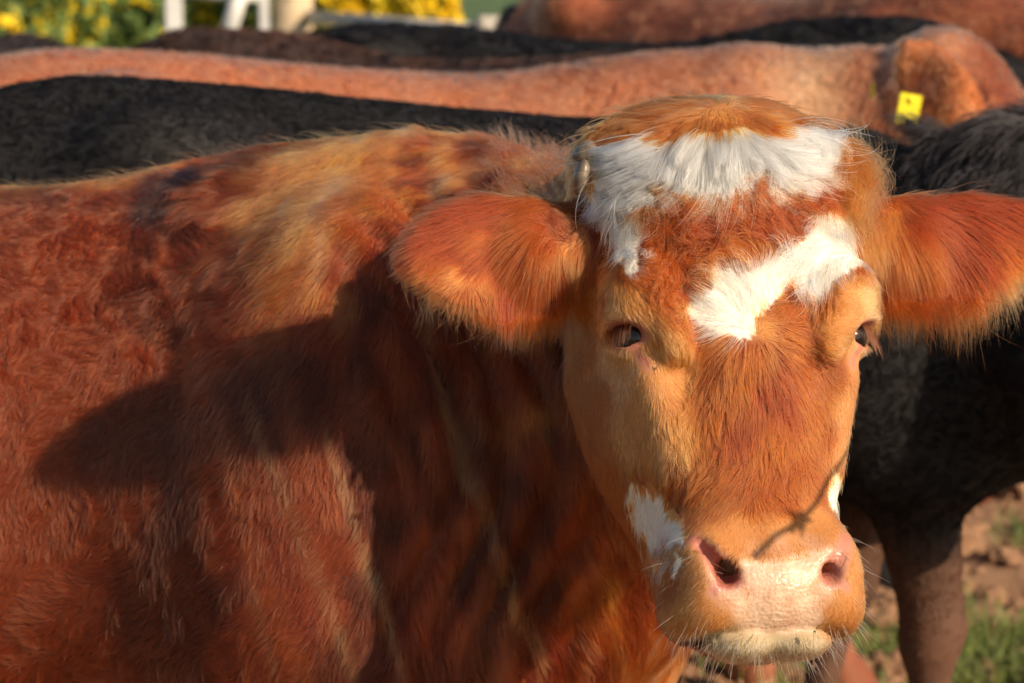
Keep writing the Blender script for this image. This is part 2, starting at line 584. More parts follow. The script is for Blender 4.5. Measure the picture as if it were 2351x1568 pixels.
# ------------------------------------------------------------------ how the coat lies: x, y, z (mm), direction (%), length mm, lift %, curl %, colour
HEAD_HAIR = [
    (-3,58,235,0,-17,99,10,30,0,'T'), (-11,35,216,0,17,-99,16,30,0,'T'), (-29,53,230,-96,25,-10,20,20,0,'O'),
    (-65,55,223,-94,27,-22,24,20,0,'O'), (-100,59,208,-80,28,-53,26,25,0,'O'), (-122,69,193,-56,27,-78,26,30,20,'O'),
    (21,55,232,96,-20,-18,18,20,0,'O'), (63,71,234,95,-19,-24,22,20,0,'O'), (96,62,221,86,-12,-50,24,25,0,'O'),
    (124,68,203,62,-2,-78,30,30,10,'O'), (134,58,190,56,1,-83,55,50,50,'R'), (144,64,176,33,8,-94,62,60,90,'O'),
    (-39,79,243,-94,18,29,14,30,0,'O'), (47,64,241,91,-27,30,14,30,0,'O'), (-20,20,191,-9,19,-98,50,25,5,'W'),
    (-46,21,187,-49,26,-83,62,25,15,'W'), (-75,29,186,-84,28,-46,66,22,15,'W'), (-102,42,180,-93,27,-27,62,25,35,'W'),
    (-117,53,167,-84,28,-46,54,30,45,'W'), (-111,47,148,-41,25,-88,45,30,55,'W'), (-85,29,162,-80,28,-53,67,20,25,'W'),
    (-61,19,158,-63,28,-73,67,20,35,'W'), (-36,15,159,-17,20,-96,67,20,25,'W'), (-10,14,164,8,15,-99,67,20,25,'W'),
    (-21,12,146,-9,19,-98,47,20,25,'W'), (14,17,182,62,-2,-78,66,20,45,'W'), (16,13,155,25,10,-96,62,20,35,'W'),
    (41,17,174,56,1,-83,62,20,45,'W'), (60,31,199,95,-19,-24,62,20,35,'W'), (85,38,195,84,-12,-53,50,20,45,'W'),
    (81,30,180,56,1,-83,50,25,45,'W'), (-117,54,128,-9,19,-98,37,30,55,'W'), (-114,46,101,33,8,-94,24,30,55,'W'),
    (-119,33,72,33,8,-94,18,30,45,'W'), (-121,13,56,25,10,-96,14,30,25,'W'), (95,35,161,48,3,-87,28,52,104,'R'),
    (66,19,144,-33,24,-91,24,45,100,'R'), (124,66,147,25,10,-96,24,52,78,'O'), (-88,25,122,80,-9,-60,26,45,100,'R'),
    (-65,15,120,33,8,-94,26,45,100,'R'), (-41,8,110,49,-26,83,26,59,143,'R'), (-97,28,102,62,-2,-78,24,52,104,'O'),
    (-75,14,90,84,-12,-53,26,52,117,'O'), (-52,6,80,-74,7,66,24,52,104,'R'), (-27,3,88,-41,-5,91,26,52,91,'R'),
    (-8,5,106,0,-17,99,26,59,117,'R'), (19,6,111,49,-26,83,26,45,100,'R'), (47,8,107,75,-28,60,26,52,117,'R'),
    (-11,1,71,-25,-10,96,24,45,52,'O'), (21,2,80,17,-20,96,24,45,52,'R'), (54,7,90,63,-28,73,22,45,65,'R'),
    (-37,2,63,-62,2,78,22,52,91,'O'), (-62,7,55,48,3,-87,20,52,117,'O'), (-88,6,63,62,-2,-78,18,45,91,'O'),
    (-100,-1,36,56,1,-83,14,39,52,'O'), (-59,6,34,-75,28,-60,20,59,143,'R'), (-84,-2,24,48,3,-87,14,39,52,'O'),
    (-102,28,84,48,3,-87,18,45,65,'O'), (0,0,-3,0,-17,99,8,30,0,'T'), (-4,0,14,-17,-13,98,26,30,10,'W'),
    (-18,0,37,-33,-8,94,26,30,20,'W'), (-30,1,50,-62,2,78,24,30,30,'W'), (-27,1,12,-94,18,29,28,30,20,'W'),
    (-48,4,16,-97,23,4,24,30,10,'W'), (-61,6,8,-94,27,-22,20,30,10,'W'), (-32,2,-9,-84,28,-46,28,25,10,'W'),
    (-20,1,-18,-46,26,-85,28,25,10,'W'), (-10,1,-22,-17,20,-96,28,25,0,'W'), (-40,4,-5,-84,28,-46,24,25,10,'W'),
    (13,0,41,17,-20,96,26,30,40,'W'), (23,0,58,49,-26,83,26,30,50,'W'), (63,8,77,-91,27,-30,28,30,40,'W'),
    (86,20,93,-96,20,21,26,30,40,'W'), (100,23,80,-96,26,-13,24,30,30,'W'), (86,3,55,-33,24,-91,26,30,30,'W'),
    (70,9,56,-63,28,-73,30,30,40,'W'), (55,5,42,-84,28,-46,26,35,60,'W'), (67,6,25,-17,20,-96,24,30,10,'W'),
    (106,7,64,-17,20,-96,14,30,10,'W'), (40,2,29,91,-27,30,18,40,90,'R'), (25,1,12,91,-27,30,14,30,40,'O'),
    (48,5,12,96,-20,-21,14,35,60,'O'), (11,0,-5,91,-16,-38,12,20,0,'T'), (28,2,-9,88,-14,-45,16,20,0,'O'),
    (52,7,-13,84,-12,-53,14,20,0,'O'), (3,0,-22,3,16,-99,26,15,0,'O'), (22,2,-35,41,5,-91,24,15,0,'R'),
    (48,12,-41,62,-2,-78,20,15,10,'O'), (68,20,-44,48,3,-87,14,15,10,'O'), (-17,1,-43,-9,19,-98,28,14,5,'O'),
    (3,1,-56,0,17,-99,28,14,5,'R'), (25,2,-72,17,13,-98,24,14,10,'R'), (49,10,-75,25,10,-96,18,14,10,'O'),
    (-41,8,-42,-33,24,-91,24,15,10,'O'), (-39,6,-75,-17,20,-96,26,16,15,'O'), (-57,16,-61,-41,25,-88,18,20,20,'O'),
    (-72,20,-52,91,-16,-38,10,25,20,'T'), (-21,1,-97,-4,18,-98,26,16,15,'R'), (13,-1,-106,7,15,-99,24,18,20,'O'),
    (-53,8,-104,-25,22,-94,24,20,30,'O'), (-77,14,-103,-33,24,-91,20,25,30,'T'), (-32,-2,-139,-17,20,-96,20,22,30,'O'),
    (0,-5,-144,3,16,-99,18,22,30,'O'), (38,1,-131,17,13,-98,16,22,30,'O'), (-63,10,-145,-25,22,-94,18,25,30,'O'),
    (-19,-8,-168,-17,20,-96,12,22,30,'O'), (14,-10,-173,8,15,-99,10,20,20,'O'), (55,5,-156,17,13,-98,9,18,10,'O'),
    (-52,-2,-175,-33,24,-91,11,22,20,'O'), (70,13,-105,13,13,-98,11,15,10,'O'), (-78,22,-156,-25,22,-94,14,20,20,'O'),
    (-119,8,25,56,1,-83,9,15,0,'T'), (-107,8,5,48,3,-87,9,15,5,'T'), (-89,1,-13,45,4,-89,11,18,10,'T'),
    (-76,-2,7,48,3,-87,12,20,20,'O'), (-97,19,-27,45,4,-89,11,15,5,'T'), (-74,12,-32,17,13,-98,10,20,10,'T'),
    (-135,25,41,25,10,-96,8,15,0,'T'), (-128,91,37,-91,27,-30,7,20,0,'T'), (-136,27,14,-96,26,-13,7,25,0,'C'),
    (72,-1,3,91,-27,30,8,12,0,'T'), (96,-2,37,88,-28,38,7,12,0,'T'), (100,0,16,96,-26,13,6,12,0,'T'),
    (76,0,-22,97,-23,-4,8,12,0,'T'), (119,7,26,96,-26,13,6,15,0,'C'), (129,16,17,96,-20,-21,7,25,0,'C'),
    (90,18,-41,91,-16,-38,7,12,0,'O'), (62,12,-29,88,-14,-45,10,14,0,'O'), (174,111,68,33,8,-94,8,15,0,'T'),
    (158,99,119,17,13,-98,12,20,10,'O'), (150,109,139,8,15,-99,14,20,20,'O'), (175,125,152,33,8,-94,16,20,10,'O'),
    (168,98,92,17,13,-98,10,20,0,'O'), (-122,84,-21,-17,20,-96,5,12,0,'C'), (-117,43,-40,-9,19,-98,5,12,0,'C'),
    (-106,23,-47,-9,19,-98,6,14,0,'T'), (-108,35,-75,-9,19,-98,7,16,5,'T'), (-98,29,-105,-17,20,-96,10,20,15,'T'),
    (-111,75,-94,-9,19,-98,9,18,10,'T'), (-125,109,-47,-9,19,-98,9,14,0,'O'), (-130,131,0,-9,19,-98,9,14,0,'O'),  # left cheek guides darker: the cheek's shade is put into the hair colour
    (-120,123,-109,-4,18,-98,11,15,10,'O'), (-128,138,-77,0,17,-99,12,15,10,'O'), (-107,131,-156,8,15,-99,12,15,10,'O'),
    (-30,344,-199,17,13,-98,12,15,10,'O'), (-144,85,70,0,17,-99,12,20,20,'O'), (-136,77,103,17,13,-98,14,25,30,'R'),
    (-136,94,146,17,13,-98,18,30,50,'O'), (-133,82,165,-49,26,-83,22,40,80,'T'), (104,21,-40,-4,18,-98,5,12,0,'T'),
    (114,26,-18,-4,18,-98,5,12,0,'C'), (97,22,-82,0,17,-99,6,12,0,'T'), (88,20,-116,0,17,-99,7,12,0,'T'),
    (90,24,-171,-4,18,-98,7,12,0,'T'), (-98,81,-149,-9,19,-98,13,16,10,'W'), (-91,86,-190,0,17,-99,13,16,10,'W'),
    (-82,27,-184,-17,20,-96,12,18,10,'W'), (-90,55,-164,-9,19,-98,13,16,10,'W'), (-86,4,-207,-17,20,-96,6,12,5,'T'),
    (-70,9,-178,-25,22,-94,10,18,10,'O'), (89,34,-153,-4,18,-98,8,12,0,'W'), (84,17,-176,-4,18,-98,8,12,0,'W'),
    (-31,-13,-193,0,17,-99,5,15,0,'T'), (12,-14,-194,8,15,-99,5,15,0,'T'), (49,-8,-186,17,13,-98,5,15,0,'T'),
    (-58,-17,-201,-33,24,-91,5,15,0,'T'), (-80,-18,-221,-49,26,-83,4,20,0,'T'), (-75,-22,-257,-75,28,-60,5,20,0,'T'),
    (-87,-2,-280,-49,26,-83,6,20,0,'T'), (-63,-18,-282,-33,24,-91,5,20,0,'T'), (-94,9,-239,-33,24,-91,6,20,0,'O'),
    (65,-21,-208,17,13,-98,4,15,0,'T'), (66,-29,-241,48,3,-87,5,20,0,'T'), (74,-19,-273,33,8,-94,6,20,0,'T'),
    (56,-20,-281,-17,20,-96,5,20,0,'T'), (-54,0,-301,-9,19,-98,6,25,0,'Y'), (-37,-11,-306,-9,19,-98,6,25,0,'Y'),
    (-10,-8,-302,0,17,-99,5,25,0,'Y'), (12,-6,-307,8,15,-99,6,25,0,'Y'), (31,-13,-302,17,13,-98,6,25,0,'Y'),
    (-61,46,-298,-33,24,-91,8,20,0,'D'),
]
EAR_HAIR = [
    (-165,80,103,-48,-3,87,24,30,20,'R'), (-176,76,94,-49,26,-83,32,20,10,'O'), (-162,79,86,-9,19,-98,26,20,10,'T'),
    (-166,84,70,-4,18,-98,30,20,5,'O'), (-187,75,93,-37,24,-90,40,16,5,'O'), (-205,79,107,-75,28,-60,38,14,5,'O'),
    (-225,84,119,-94,27,-22,32,12,0,'R'), (-247,80,122,-96,25,-10,28,12,0,'R'), (-275,74,110,-94,27,-22,28,12,0,'R'),
    (-302,68,96,-88,28,-38,24,15,0,'R'), (-323,65,78,-75,28,-60,20,25,0,'R'), (-266,371,121,-96,26,-13,20,30,0,'R'),
    (-239,82,103,-91,27,-30,34,14,0,'O'), (-267,76,89,-91,27,-30,30,15,0,'R'), (-294,70,75,-84,28,-46,24,20,0,'O'),
    (-210,79,81,-56,27,-78,44,14,5,'O'), (-231,84,82,-75,28,-60,40,14,5,'R'), (-189,78,73,-25,22,-94,46,14,3,'O'),
    (-256,80,70,-84,28,-46,16,20,10,'R'), (-272,76,59,-91,27,-30,12,25,10,'T'), (-286,74,50,-96,26,-13,16,25,10,'O'),
    (-303,72,54,-94,27,-22,18,25,0,'O'), (-257,359,100,-91,27,-30,22,30,0,'R'), (-232,367,87,-75,28,-60,24,30,0,'R'),
    (-268,79,43,-49,26,-83,22,25,10,'O'), (-250,83,39,-9,19,-98,26,25,10,'O'), (-252,81,56,48,3,-87,12,25,10,'T'),
    (-201,359,76,-49,26,-83,30,30,0,'R'), (-179,351,75,-25,22,-94,34,30,0,'O'), (-218,88,53,-25,22,-94,46,18,5,'R'),
    (-196,91,49,-14,20,-97,48,16,3,'O'), (-172,98,46,0,17,-99,46,16,3,'O'), (-161,328,71,-17,20,-96,42,25,3,'O'),
    (-140,297,65,-9,19,-98,44,22,3,'O'), (-126,241,64,3,16,-99,40,20,3,'O'), (188,122,154,62,-2,-78,22,20,10,'O'),
    (191,107,134,-9,19,-98,26,20,10,'T'), (178,97,110,-4,18,-98,30,20,5,'T'), (203,103,129,48,3,-87,40,15,5,'R'),
    (225,110,140,91,-16,-38,30,12,0,'R'), (256,113,146,97,-21,-13,28,10,0,'R'), (289,112,153,97,-23,-4,28,10,0,'R'),
    (324,113,153,97,-21,-13,28,10,0,'R'), (189,96,101,13,13,-98,50,15,3,'O'), (212,95,105,41,5,-91,52,14,3,'O'),
    (248,110,118,69,-4,-73,46,12,3,'R'), (282,111,127,88,-14,-45,40,12,3,'R'), (315,109,132,91,-16,-38,34,12,0,'R'),
    (191,106,76,8,15,-99,46,18,3,'O'), (219,106,76,30,9,-95,51,16,3,'O'), (251,112,86,48,3,-87,46,15,3,'R'),
    (280,112,95,62,-2,-78,52,15,5,'R'), (304,110,100,69,-4,-73,36,20,10,'O'), (323,109,104,84,-12,-53,32,20,10,'O'),
    (205,122,52,8,15,-99,57,25,5,'O'), (232,120,51,13,13,-98,63,25,5,'R'), (261,118,56,8,15,-99,66,25,5,'O'),
    (288,113,64,-4,18,-98,54,25,5,'O'), (307,112,68,48,3,-87,40,25,5,'T'), (322,113,64,96,-26,13,30,30,5,'T'),
]
BODY_HAIR = [
    (-603,3154,1222,-98,-3,-17,20,50,40,'O'), (-540,3156,1225,-100,-1,-9,22,50,40,'O'), (-450,3082,1241,-94,5,34,24,60,50,'O'),
    (-390,3096,1256,-87,7,49,28,80,50,'O'), (-330,3112,1273,-77,10,64,30,80,60,'R'), (-288,3110,1286,-77,10,64,28,70,50,'R'),
    (-225,3105,1296,-87,7,49,24,50,20,'O'), (-166,3067,1299,-94,-5,-34,22,35,20,'O'), (-115,3061,1299,-98,-3,-17,24,35,20,'B'),
    (-64,3052,1295,-87,7,49,28,50,40,'O'), (-23,3066,1291,-50,13,86,34,80,60,'R'), (12,3041,1293,-34,14,93,32,90,60,'R'),
    (54,2588,1315,50,13,86,24,60,40,'O'), (-579,3050,1196,-34,-14,-93,15,50,100,'R'), (-519,3023,1198,-50,-13,-86,15,50,120,'R'),
    (-466,3011,1205,-50,-13,-86,16,50,100,'R'), (-552,2951,1146,-42,-14,-90,14,50,130,'R'), (-489,2928,1139,-50,-13,-86,14,50,130,'R'),
    (-452,2949,1166,-64,-11,-76,16,50,120,'R'), (-542,2884,1076,-42,-14,-90,14,50,130,'R'), (-481,2865,1069,-50,-13,-86,14,50,120,'R'),
    (-420,2844,1062,-57,-12,-81,15,50,110,'R'), (-536,2842,1004,-42,-14,-90,14,45,100,'R'), (-467,2832,1016,-50,-13,-86,14,45,100,'R'),
    (-545,2820,896,-34,-14,-93,14,40,70,'R'), (-490,2808,884,-50,-13,-86,14,40,70,'R'), (-424,2776,881,-57,-12,-81,14,40,70,'R'),
    (-537,2817,798,-94,-5,-34,14,40,70,'R'), (-467,2798,788,-97,-4,-26,14,40,70,'R'), (-544,2840,717,-94,-5,-34,15,40,70,'R'),
    (-471,2812,725,-94,-5,-34,15,40,70,'R'), (-415,2769,776,-64,-11,-76,16,40,70,'D'), (-369,3046,1237,-98,3,17,24,50,90,'K'),
    (-386,3018,1224,-98,-3,-17,26,50,100,'K'), (-402,2984,1202,-87,-7,-49,24,50,100,'K'), (-417,2941,1167,-50,-13,-86,22,50,100,'D'),
    (-373,2950,1186,-94,5,34,24,50,90,'D'), (-402,2898,1133,-34,-14,-93,22,50,100,'D'), (-368,2904,1152,-98,3,17,20,50,90,'R'),
    (-388,2863,1098,-34,-14,-93,20,50,100,'D'), (-347,2985,1217,-87,7,49,24,50,70,'R'), (-401,2850,1076,-34,-14,-93,16,40,80,'D'),
    (-346,3071,1245,-87,7,49,24,50,60,'R'), (-324,2953,1205,-94,5,34,24,45,60,'R'), (-342,2845,1120,-100,-1,-9,22,40,70,'R'),
    (-304,2851,1158,-100,1,9,22,40,50,'R'), (-289,2790,1118,-98,-3,-17,22,35,50,'R'), (-317,2784,1081,-97,-4,-26,18,35,50,'R'),
    (-359,2814,1057,-87,-7,-49,16,40,70,'R'), (-264,3010,1250,-71,-11,-70,20,30,20,'O'), (-261,2910,1210,-77,-10,-64,20,25,20,'O'),
    (-230,3029,1264,-50,-13,-86,22,20,10,'B'), (-231,2902,1220,-57,-12,-81,22,20,10,'B'), (-192,2913,1234,-42,-14,-90,22,20,10,'B'),
    (-214,2804,1182,-50,-13,-86,22,20,15,'B'), (-227,2785,1156,-77,-10,-64,20,25,20,'O'), (-250,2774,1130,-87,-7,-49,20,30,30,'O'),
    (-178,3002,1266,-34,-14,-93,20,20,10,'O'), (-156,2869,1228,-42,-14,-90,20,20,10,'O'), (-181,2810,1196,-37,-14,-92,20,20,10,'O'),
    (-145,2945,1246,-42,-14,-90,20,20,10,'B'), (-128,2999,1271,-50,-13,-86,20,20,10,'B'), (-149,2820,1200,-37,-14,-92,20,20,10,'R'),
    (-132,2854,1215,-42,-14,-90,20,20,10,'B'), (-106,2945,1246,-57,-12,-81,24,25,20,'R'), (-88,3017,1275,-64,-11,-76,26,30,30,'R'),
    (-85,2905,1225,-50,-13,-86,24,25,20,'D'), (-67,2962,1254,-50,-13,-86,22,25,20,'O'), (-46,2884,1227,-47,-13,-87,24,30,30,'R'),
    (-38,3008,1270,-77,-10,-64,26,40,50,'D'), (-12,2922,1248,-34,-14,-93,24,35,40,'D'), (2,3008,1265,-87,-7,-49,28,40,50,'R'),
    (-23,2526,1256,-34,-14,-93,24,30,30,'D'), (12,2910,1249,-17,-15,-97,5,15,10,'B'), (41,2935,1256,-9,-15,-98,5,15,10,'G'),
    (57,2989,1267,-9,-15,-98,5,15,10,'B'), (26,2810,1234,-9,-15,-98,5,15,10,'G'), (58,2795,1258,-9,-15,-98,5,15,10,'G'),
    (58,2572,1252,-9,-15,-98,8,15,10,'B'), (2,2539,1255,-17,-15,-97,10,20,10,'B'), (-39,3072,1281,-77,-10,-64,22,35,30,'D'),
    (-25,2995,1266,-50,-13,-86,22,30,30,'D'), (-17,2897,1240,-26,-14,-96,20,30,30,'D'), (-26,2523,1252,-34,-14,-93,20,30,30,'D'),
    (-40,2511,1241,-42,-14,-90,20,30,30,'D'), (-102,2971,1258,-57,-12,-81,22,30,20,'D'), (-93,2931,1237,-47,-13,-87,22,30,20,'D'),
    (-69,2498,1242,-37,-14,-92,22,30,20,'D'), (-73,3004,1271,-57,-12,-81,22,30,20,'B'), (-56,2920,1238,-42,-14,-90,22,30,20,'B'),
    (-114,2901,1230,-42,-14,-90,22,20,10,'B'), (23,3035,1263,-17,-15,-97,5,15,10,'G'), (7,2874,1237,-14,-15,-98,6,15,10,'G'),
    (35,2836,1245,-9,-15,-98,5,15,10,'G'), (63,2601,1267,-9,-15,-98,5,15,10,'G'), (-3,3057,1277,-87,-7,-49,26,50,40,'R'),
    (33,3034,1283,-64,11,76,26,60,40,'R'), (-193,2757,1132,-26,-14,-96,24,20,20,'B'), (-200,2731,1089,-34,-14,-93,22,25,20,'R'),
    (-175,2775,1158,-31,-14,-94,22,20,20,'R'), (-138,2772,1158,-26,-14,-96,24,20,20,'R'), (-146,2748,1124,-26,-14,-96,24,20,20,'D'),
    (-118,2755,1113,-17,-15,-97,26,20,20,'R'), (-100,2741,1078,-14,-15,-98,28,20,20,'R'), (-127,2726,1071,-26,-14,-96,26,25,20,'R'),
    (-163,2713,1064,-42,-14,-90,22,30,30,'D'), (-218,2715,1054,-77,-10,-64,18,30,40,'D'), (-265,2721,1035,-87,-7,-49,16,35,50,'D'),  # dark guides follow the ear's cast shadow: shade put into coat colour
    (-366,2786,999,-77,-10,-64,15,40,60,'D'), (-440,2806,972,-64,-11,-76,15,40,80,'D'), (-72,2740,1041,-14,-15,-98,28,20,20,'D'),
    (-44,2735,1051,-14,-15,-98,28,20,20,'R'), (-16,2740,1069,-14,-15,-98,26,20,20,'R'), (2,2716,1054,-10,-15,-98,26,20,20,'R'),
    (11,2696,1006,17,-15,-97,16,20,20,'B'), (16,2688,985,34,-14,-93,22,20,20,'R'), (47,2685,1064,-9,-15,-98,20,20,20,'D'),
    (52,2676,996,-3,-15,-99,20,20,20,'D'), (-80,2704,991,-9,-15,-98,28,20,20,'R'), (-104,2709,990,-17,-15,-97,26,20,20,'D'),
    (-44,2716,989,-3,-15,-99,28,20,20,'D'), (-12,2708,953,3,-15,-99,26,20,20,'D'), (-108,2692,937,-3,-15,-99,26,20,20,'R'),
    (-80,2696,923,9,-15,-98,26,20,20,'D'), (-58,2697,899,14,-15,-98,26,20,20,'R'), (-126,2681,902,-9,-15,-98,24,20,20,'D'),
    (-99,2683,879,17,-15,-97,26,20,20,'R'), (-76,2683,855,26,-14,-96,26,20,20,'R'), (-44,2708,840,26,-14,-96,26,20,20,'D'),
    (-12,2702,874,17,-15,-97,26,20,20,'D'), (30,2697,908,9,-15,-98,22,20,20,'D'), (66,2681,902,9,-15,-98,20,20,20,'R'),
    (35,2739,818,17,-15,-97,22,20,20,'D'), (2,2738,784,26,-14,-96,24,20,20,'D'), (-81,2692,796,34,-14,-93,26,20,20,'R'),
    (-35,2723,750,34,-14,-93,26,20,20,'D'), (35,2763,749,34,-14,-93,26,20,20,'R'), (82,2734,819,26,-14,-96,24,20,20,'O'),
    (116,2775,760,34,-14,-93,26,20,20,'O'), (98,2801,708,34,-14,-93,28,20,20,'R'), (147,2809,726,17,-15,-97,24,20,20,'O'),
    (-148,2686,971,-34,-14,-93,20,30,30,'D'), (-207,2678,950,-57,-12,-81,16,35,50,'R'), (-180,2667,882,-50,-13,-86,16,35,40,'R'),
    (-244,2680,926,-64,-11,-76,15,35,50,'R'), (-216,2668,882,-57,-12,-81,15,35,50,'R'), (-263,2674,857,-64,-11,-76,15,35,50,'R'),
    (-198,2661,814,-64,-11,-76,15,35,50,'R'), (-254,2667,789,-77,-10,-64,15,35,50,'R'), (-311,2701,898,-64,-11,-76,16,40,60,'R'),
    (-322,2700,804,-64,-11,-76,16,40,60,'D'), (-362,2736,866,-64,-11,-76,18,40,60,'D'), (-379,2744,792,-64,-11,-76,18,40,60,'D'),
    (-372,2740,841,-64,-11,-76,18,40,60,'D'), (-369,2740,755,-64,-11,-76,18,40,60,'D'), (-352,2739,913,-64,-11,-76,18,40,60,'D'),
    (-344,2724,749,-64,-11,-76,18,40,60,'D'), (-303,2693,748,-77,-10,-64,16,40,60,'R'), (-148,2667,836,-17,-15,-97,18,30,30,'D'),
    (-172,2661,767,-34,-14,-93,18,30,30,'D'), (193,2926,694,-17,-15,-97,24,30,40,'O'), (190,2955,660,-34,-14,-93,24,30,40,'O'),
]
# markings, outlined on the face (head x, z in mm)
WHITE = [
    [(-115,181),(-100,190),(-77,195),(-44,193),(-16,194),(1,200),(34,193),(69,203),(93,203),(96,192),(75,170),(56,160),(35,157),(14,151),(-2,142),(-13,131),(-27,127),(-41,137),(-51,143),(-57,157),(-65,165),(-72,152),(-83,145),(-105,145),(-118,154),(-122,169)],
    [(-123,153),(-100,147),(-73,142),(-75,132),(-95,129),(-101,120),(-98,108),(-101,91),(-108,74),(-113,54),(-122,48),(-124,73),(-119,90),(-121,108),(-123,123),(-124,137)],
    [(-119,92),(-112,89),(-111,72),(-114,56),(-122,50),(-123,74)],
    [(103,158),(128,161),(153,154),(141,129),(110,121),(105,139)],
    [(72,114),(90,122),(121,127),(134,114),(143,96),(155,86),(106,57),(86,47),(74,36),(67,27),(59,31),(49,36),(37,38),(24,26),(9,14),(-2,6),(0,-7),(-7,-12),(-24,-11),(-40,-5),(-55,3),(-69,19),(-46,27),(-38,43),(-42,57),(-26,52),(-12,48),(6,56),(25,65),(46,79),(67,96)],
    [(-104,-156),(-105,-136),(-98,-147),(-95,-144),(-86,-164),(-76,-185),(-84,-207),(-88,-205),(-86,-192),(-90,-213),(-94,-240),(-88,-224),(-90,-199),(-98,-177)],
    [(76,-139),(91,-146),(95,-164),(84,-193),(79,-195),(81,-178),(68,-174),(65,-161)],
]
PAD = [(-57,-215),(-44,-220),(-22,-224),(-1,-225),(28,-221),(55,-213),(53,-223),(39,-236),(26,-248),(24,-256),(40,-265),(44,-281),(36,-291),(2,-292),(-31,-289),(-46,-275),(-49,-261),(-33,-259),(-30,-253),(-33,-242),(-40,-231),(-36,-221)]
PINK = [[(-30,-211),(5,-203),(49,-205),(57,-212),(27,-222),(-1,-226),(-26,-223)], [(26,-252),(39,-237),(56,-217),(60,-231),(51,-253),(45,-271),(40,-263),(24,-257)], [(-70,-226),(-56,-218),(-34,-242),(-31,-257),(-47,-263),(-49,-273),(-62,-260),(-70,-243)]]

# ------------------------------------------------------------------ coats
PALETTE = {
    'R': (0.195, 0.032, 0.0085), 'D': (0.085, 0.017, 0.006), 'O': (0.30, 0.067, 0.0105), 'T': (0.54, 0.215, 0.055),
    'C': (0.64, 0.345, 0.135), 'W': (0.955, 0.885, 0.75), 'K': (0.026, 0.010, 0.008), 'B': (0.35, 0.088, 0.0155),
    'Y': (0.47, 0.36, 0.21), 'G': (0.42, 0.145, 0.035)}


def in_poly(x, z, poly):
    p = np.array(poly, float) / 1000
    c = np.zeros(len(x), bool)
    j = len(p) - 1
    for i in range(len(p)):
        a, b = p[i], p[j]
        m = ((a[1] > z) != (b[1] > z))
        with np.errstate(divide='ignore', invalid='ignore'):
            xi = (b[0] - a[0]) * (z - a[1]) / (b[1] - a[1] + 1e-12) + a[0]
        c ^= m & (x < xi)
        j = i
    return c


def guide_arrays():
    rows = []
    for tab, local in ((HEAD_HAIR, True), (EAR_HAIR, True), (BODY_HAIR, False)):
        for g in tab:
            p = np.array(g[:3], float) / 1000
            d = np.array(g[3:6], float) / 100
            if local:
                p = HM[:3, :3] @ p + HM[:3, 3]
                d = HM[:3, :3] @ d
            zone = 0 if tab is HEAD_HAIR else (1 if tab is EAR_HAIR else 2)
            rows.append(list(p) + list(d) + [g[6] / 1000, g[7] / 100, g[8] / 100] + list(PALETTE['O' if g[9] == 'W' else g[9]]) + [zone])
    return np.array(rows)


GD = guide_arrays()


def ask_guides(P, power=2.2, eps=.006):
    out = np.zeros((len(P), 9))          # dir3, len, lift, curl, rgb
    L = to_head(P)
    zone = np.full(len(P), 2)
    zone[(np.abs(L[:, 0]) < .142) & (L[:, 1] < .20) & (L[:, 2] < .25)] = 0
    zone[(np.abs(L[:, 0]) >= .138) & (L[:, 1] < .22)] = 1
    bodyish = (P[:, 1] > 2.70) | (P[:, 0] < -.16)
    zone[bodyish] = 2
    GP = GD[:, :3].astype(np.float32)
    GV = GD[:, 3:12].astype(np.float32)
    g2 = (GP ** 2).sum(1)
    for zn in (0, 1, 2):
        pen = (eps ** 2 + np.where(GD[:, 12] == zn, 0, .004)).astype(np.float32)
        sel = np.nonzero(zone == zn)[0]
        for s in range(0, len(sel), 20000):
            ii = sel[s:s + 20000]
            p = P[ii].astype(np.float32)
            d2 = np.maximum((p ** 2).sum(1)[:, None] + g2[None] - 2 * p @ GP.T, 0) + pen[None]
            w = 1 / (d2 * d2)
            w /= w.sum(1, keepdims=True)
            out[ii] = w @ GV
    out[:, :3] = norm(out[:, :3])
    return out, zone


def scatter(V, Q, N, weight, n, rng):
    a = V[Q]
    ar = np.linalg.norm(np.cross(a[:, 2] - a[:, 0], a[:, 3] - a[:, 1]), axis=1) * .5
    p = ar * weight
    p /= p.sum()
    f = np.sort(rng.choice(len(Q), n, p=p))
    u, v = rng.random(n), rng.random(n)
    w4 = np.stack([(1 - u) * (1 - v), u * (1 - v), u * v, (1 - u) * v], 1)
    P = (V[Q[f]] * w4[:, :, None]).sum(1)
    NN = norm((N[Q[f]] * w4[:, :, None]).sum(1))
    return P, NN


def add_strands(name, pts, rad, col, mat, parent, taper=None):
    """pts (n,k,3), rad (n,), col (n,3)"""
    n, k = pts.shape[:2]
    h = bpy.data.hair_curves.new(name)
    h.add_curves([k] * n)
    h.position_data.foreach_set('vector', pts.astype(np.float32).ravel())
    t = np.linspace(0, 1, k)
    tp = (1 - .85 * t ** 1.6) if taper is None else taper(t)
    r = h.attributes.get('radius') or h.attributes.new('radius', 'FLOAT', 'POINT')
    r.data.foreach_set('value', (rad[:, None] * tp[None, :]).astype(np.float32).ravel())
    a = h.attributes.new('tint', 'FLOAT_COLOR', 'CURVE')
    a.data.foreach_set('color', np.concatenate([col, np.ones((n, 1))], 1).astype(np.float32).ravel())
    h.materials.append(mat)
    o = bpy.data.objects.new(name, h)
    COL.objects.link(o)
    if parent:
        o.parent = parent
        o.matrix_parent_inverse = parent.matrix_world.inverted()
    return o


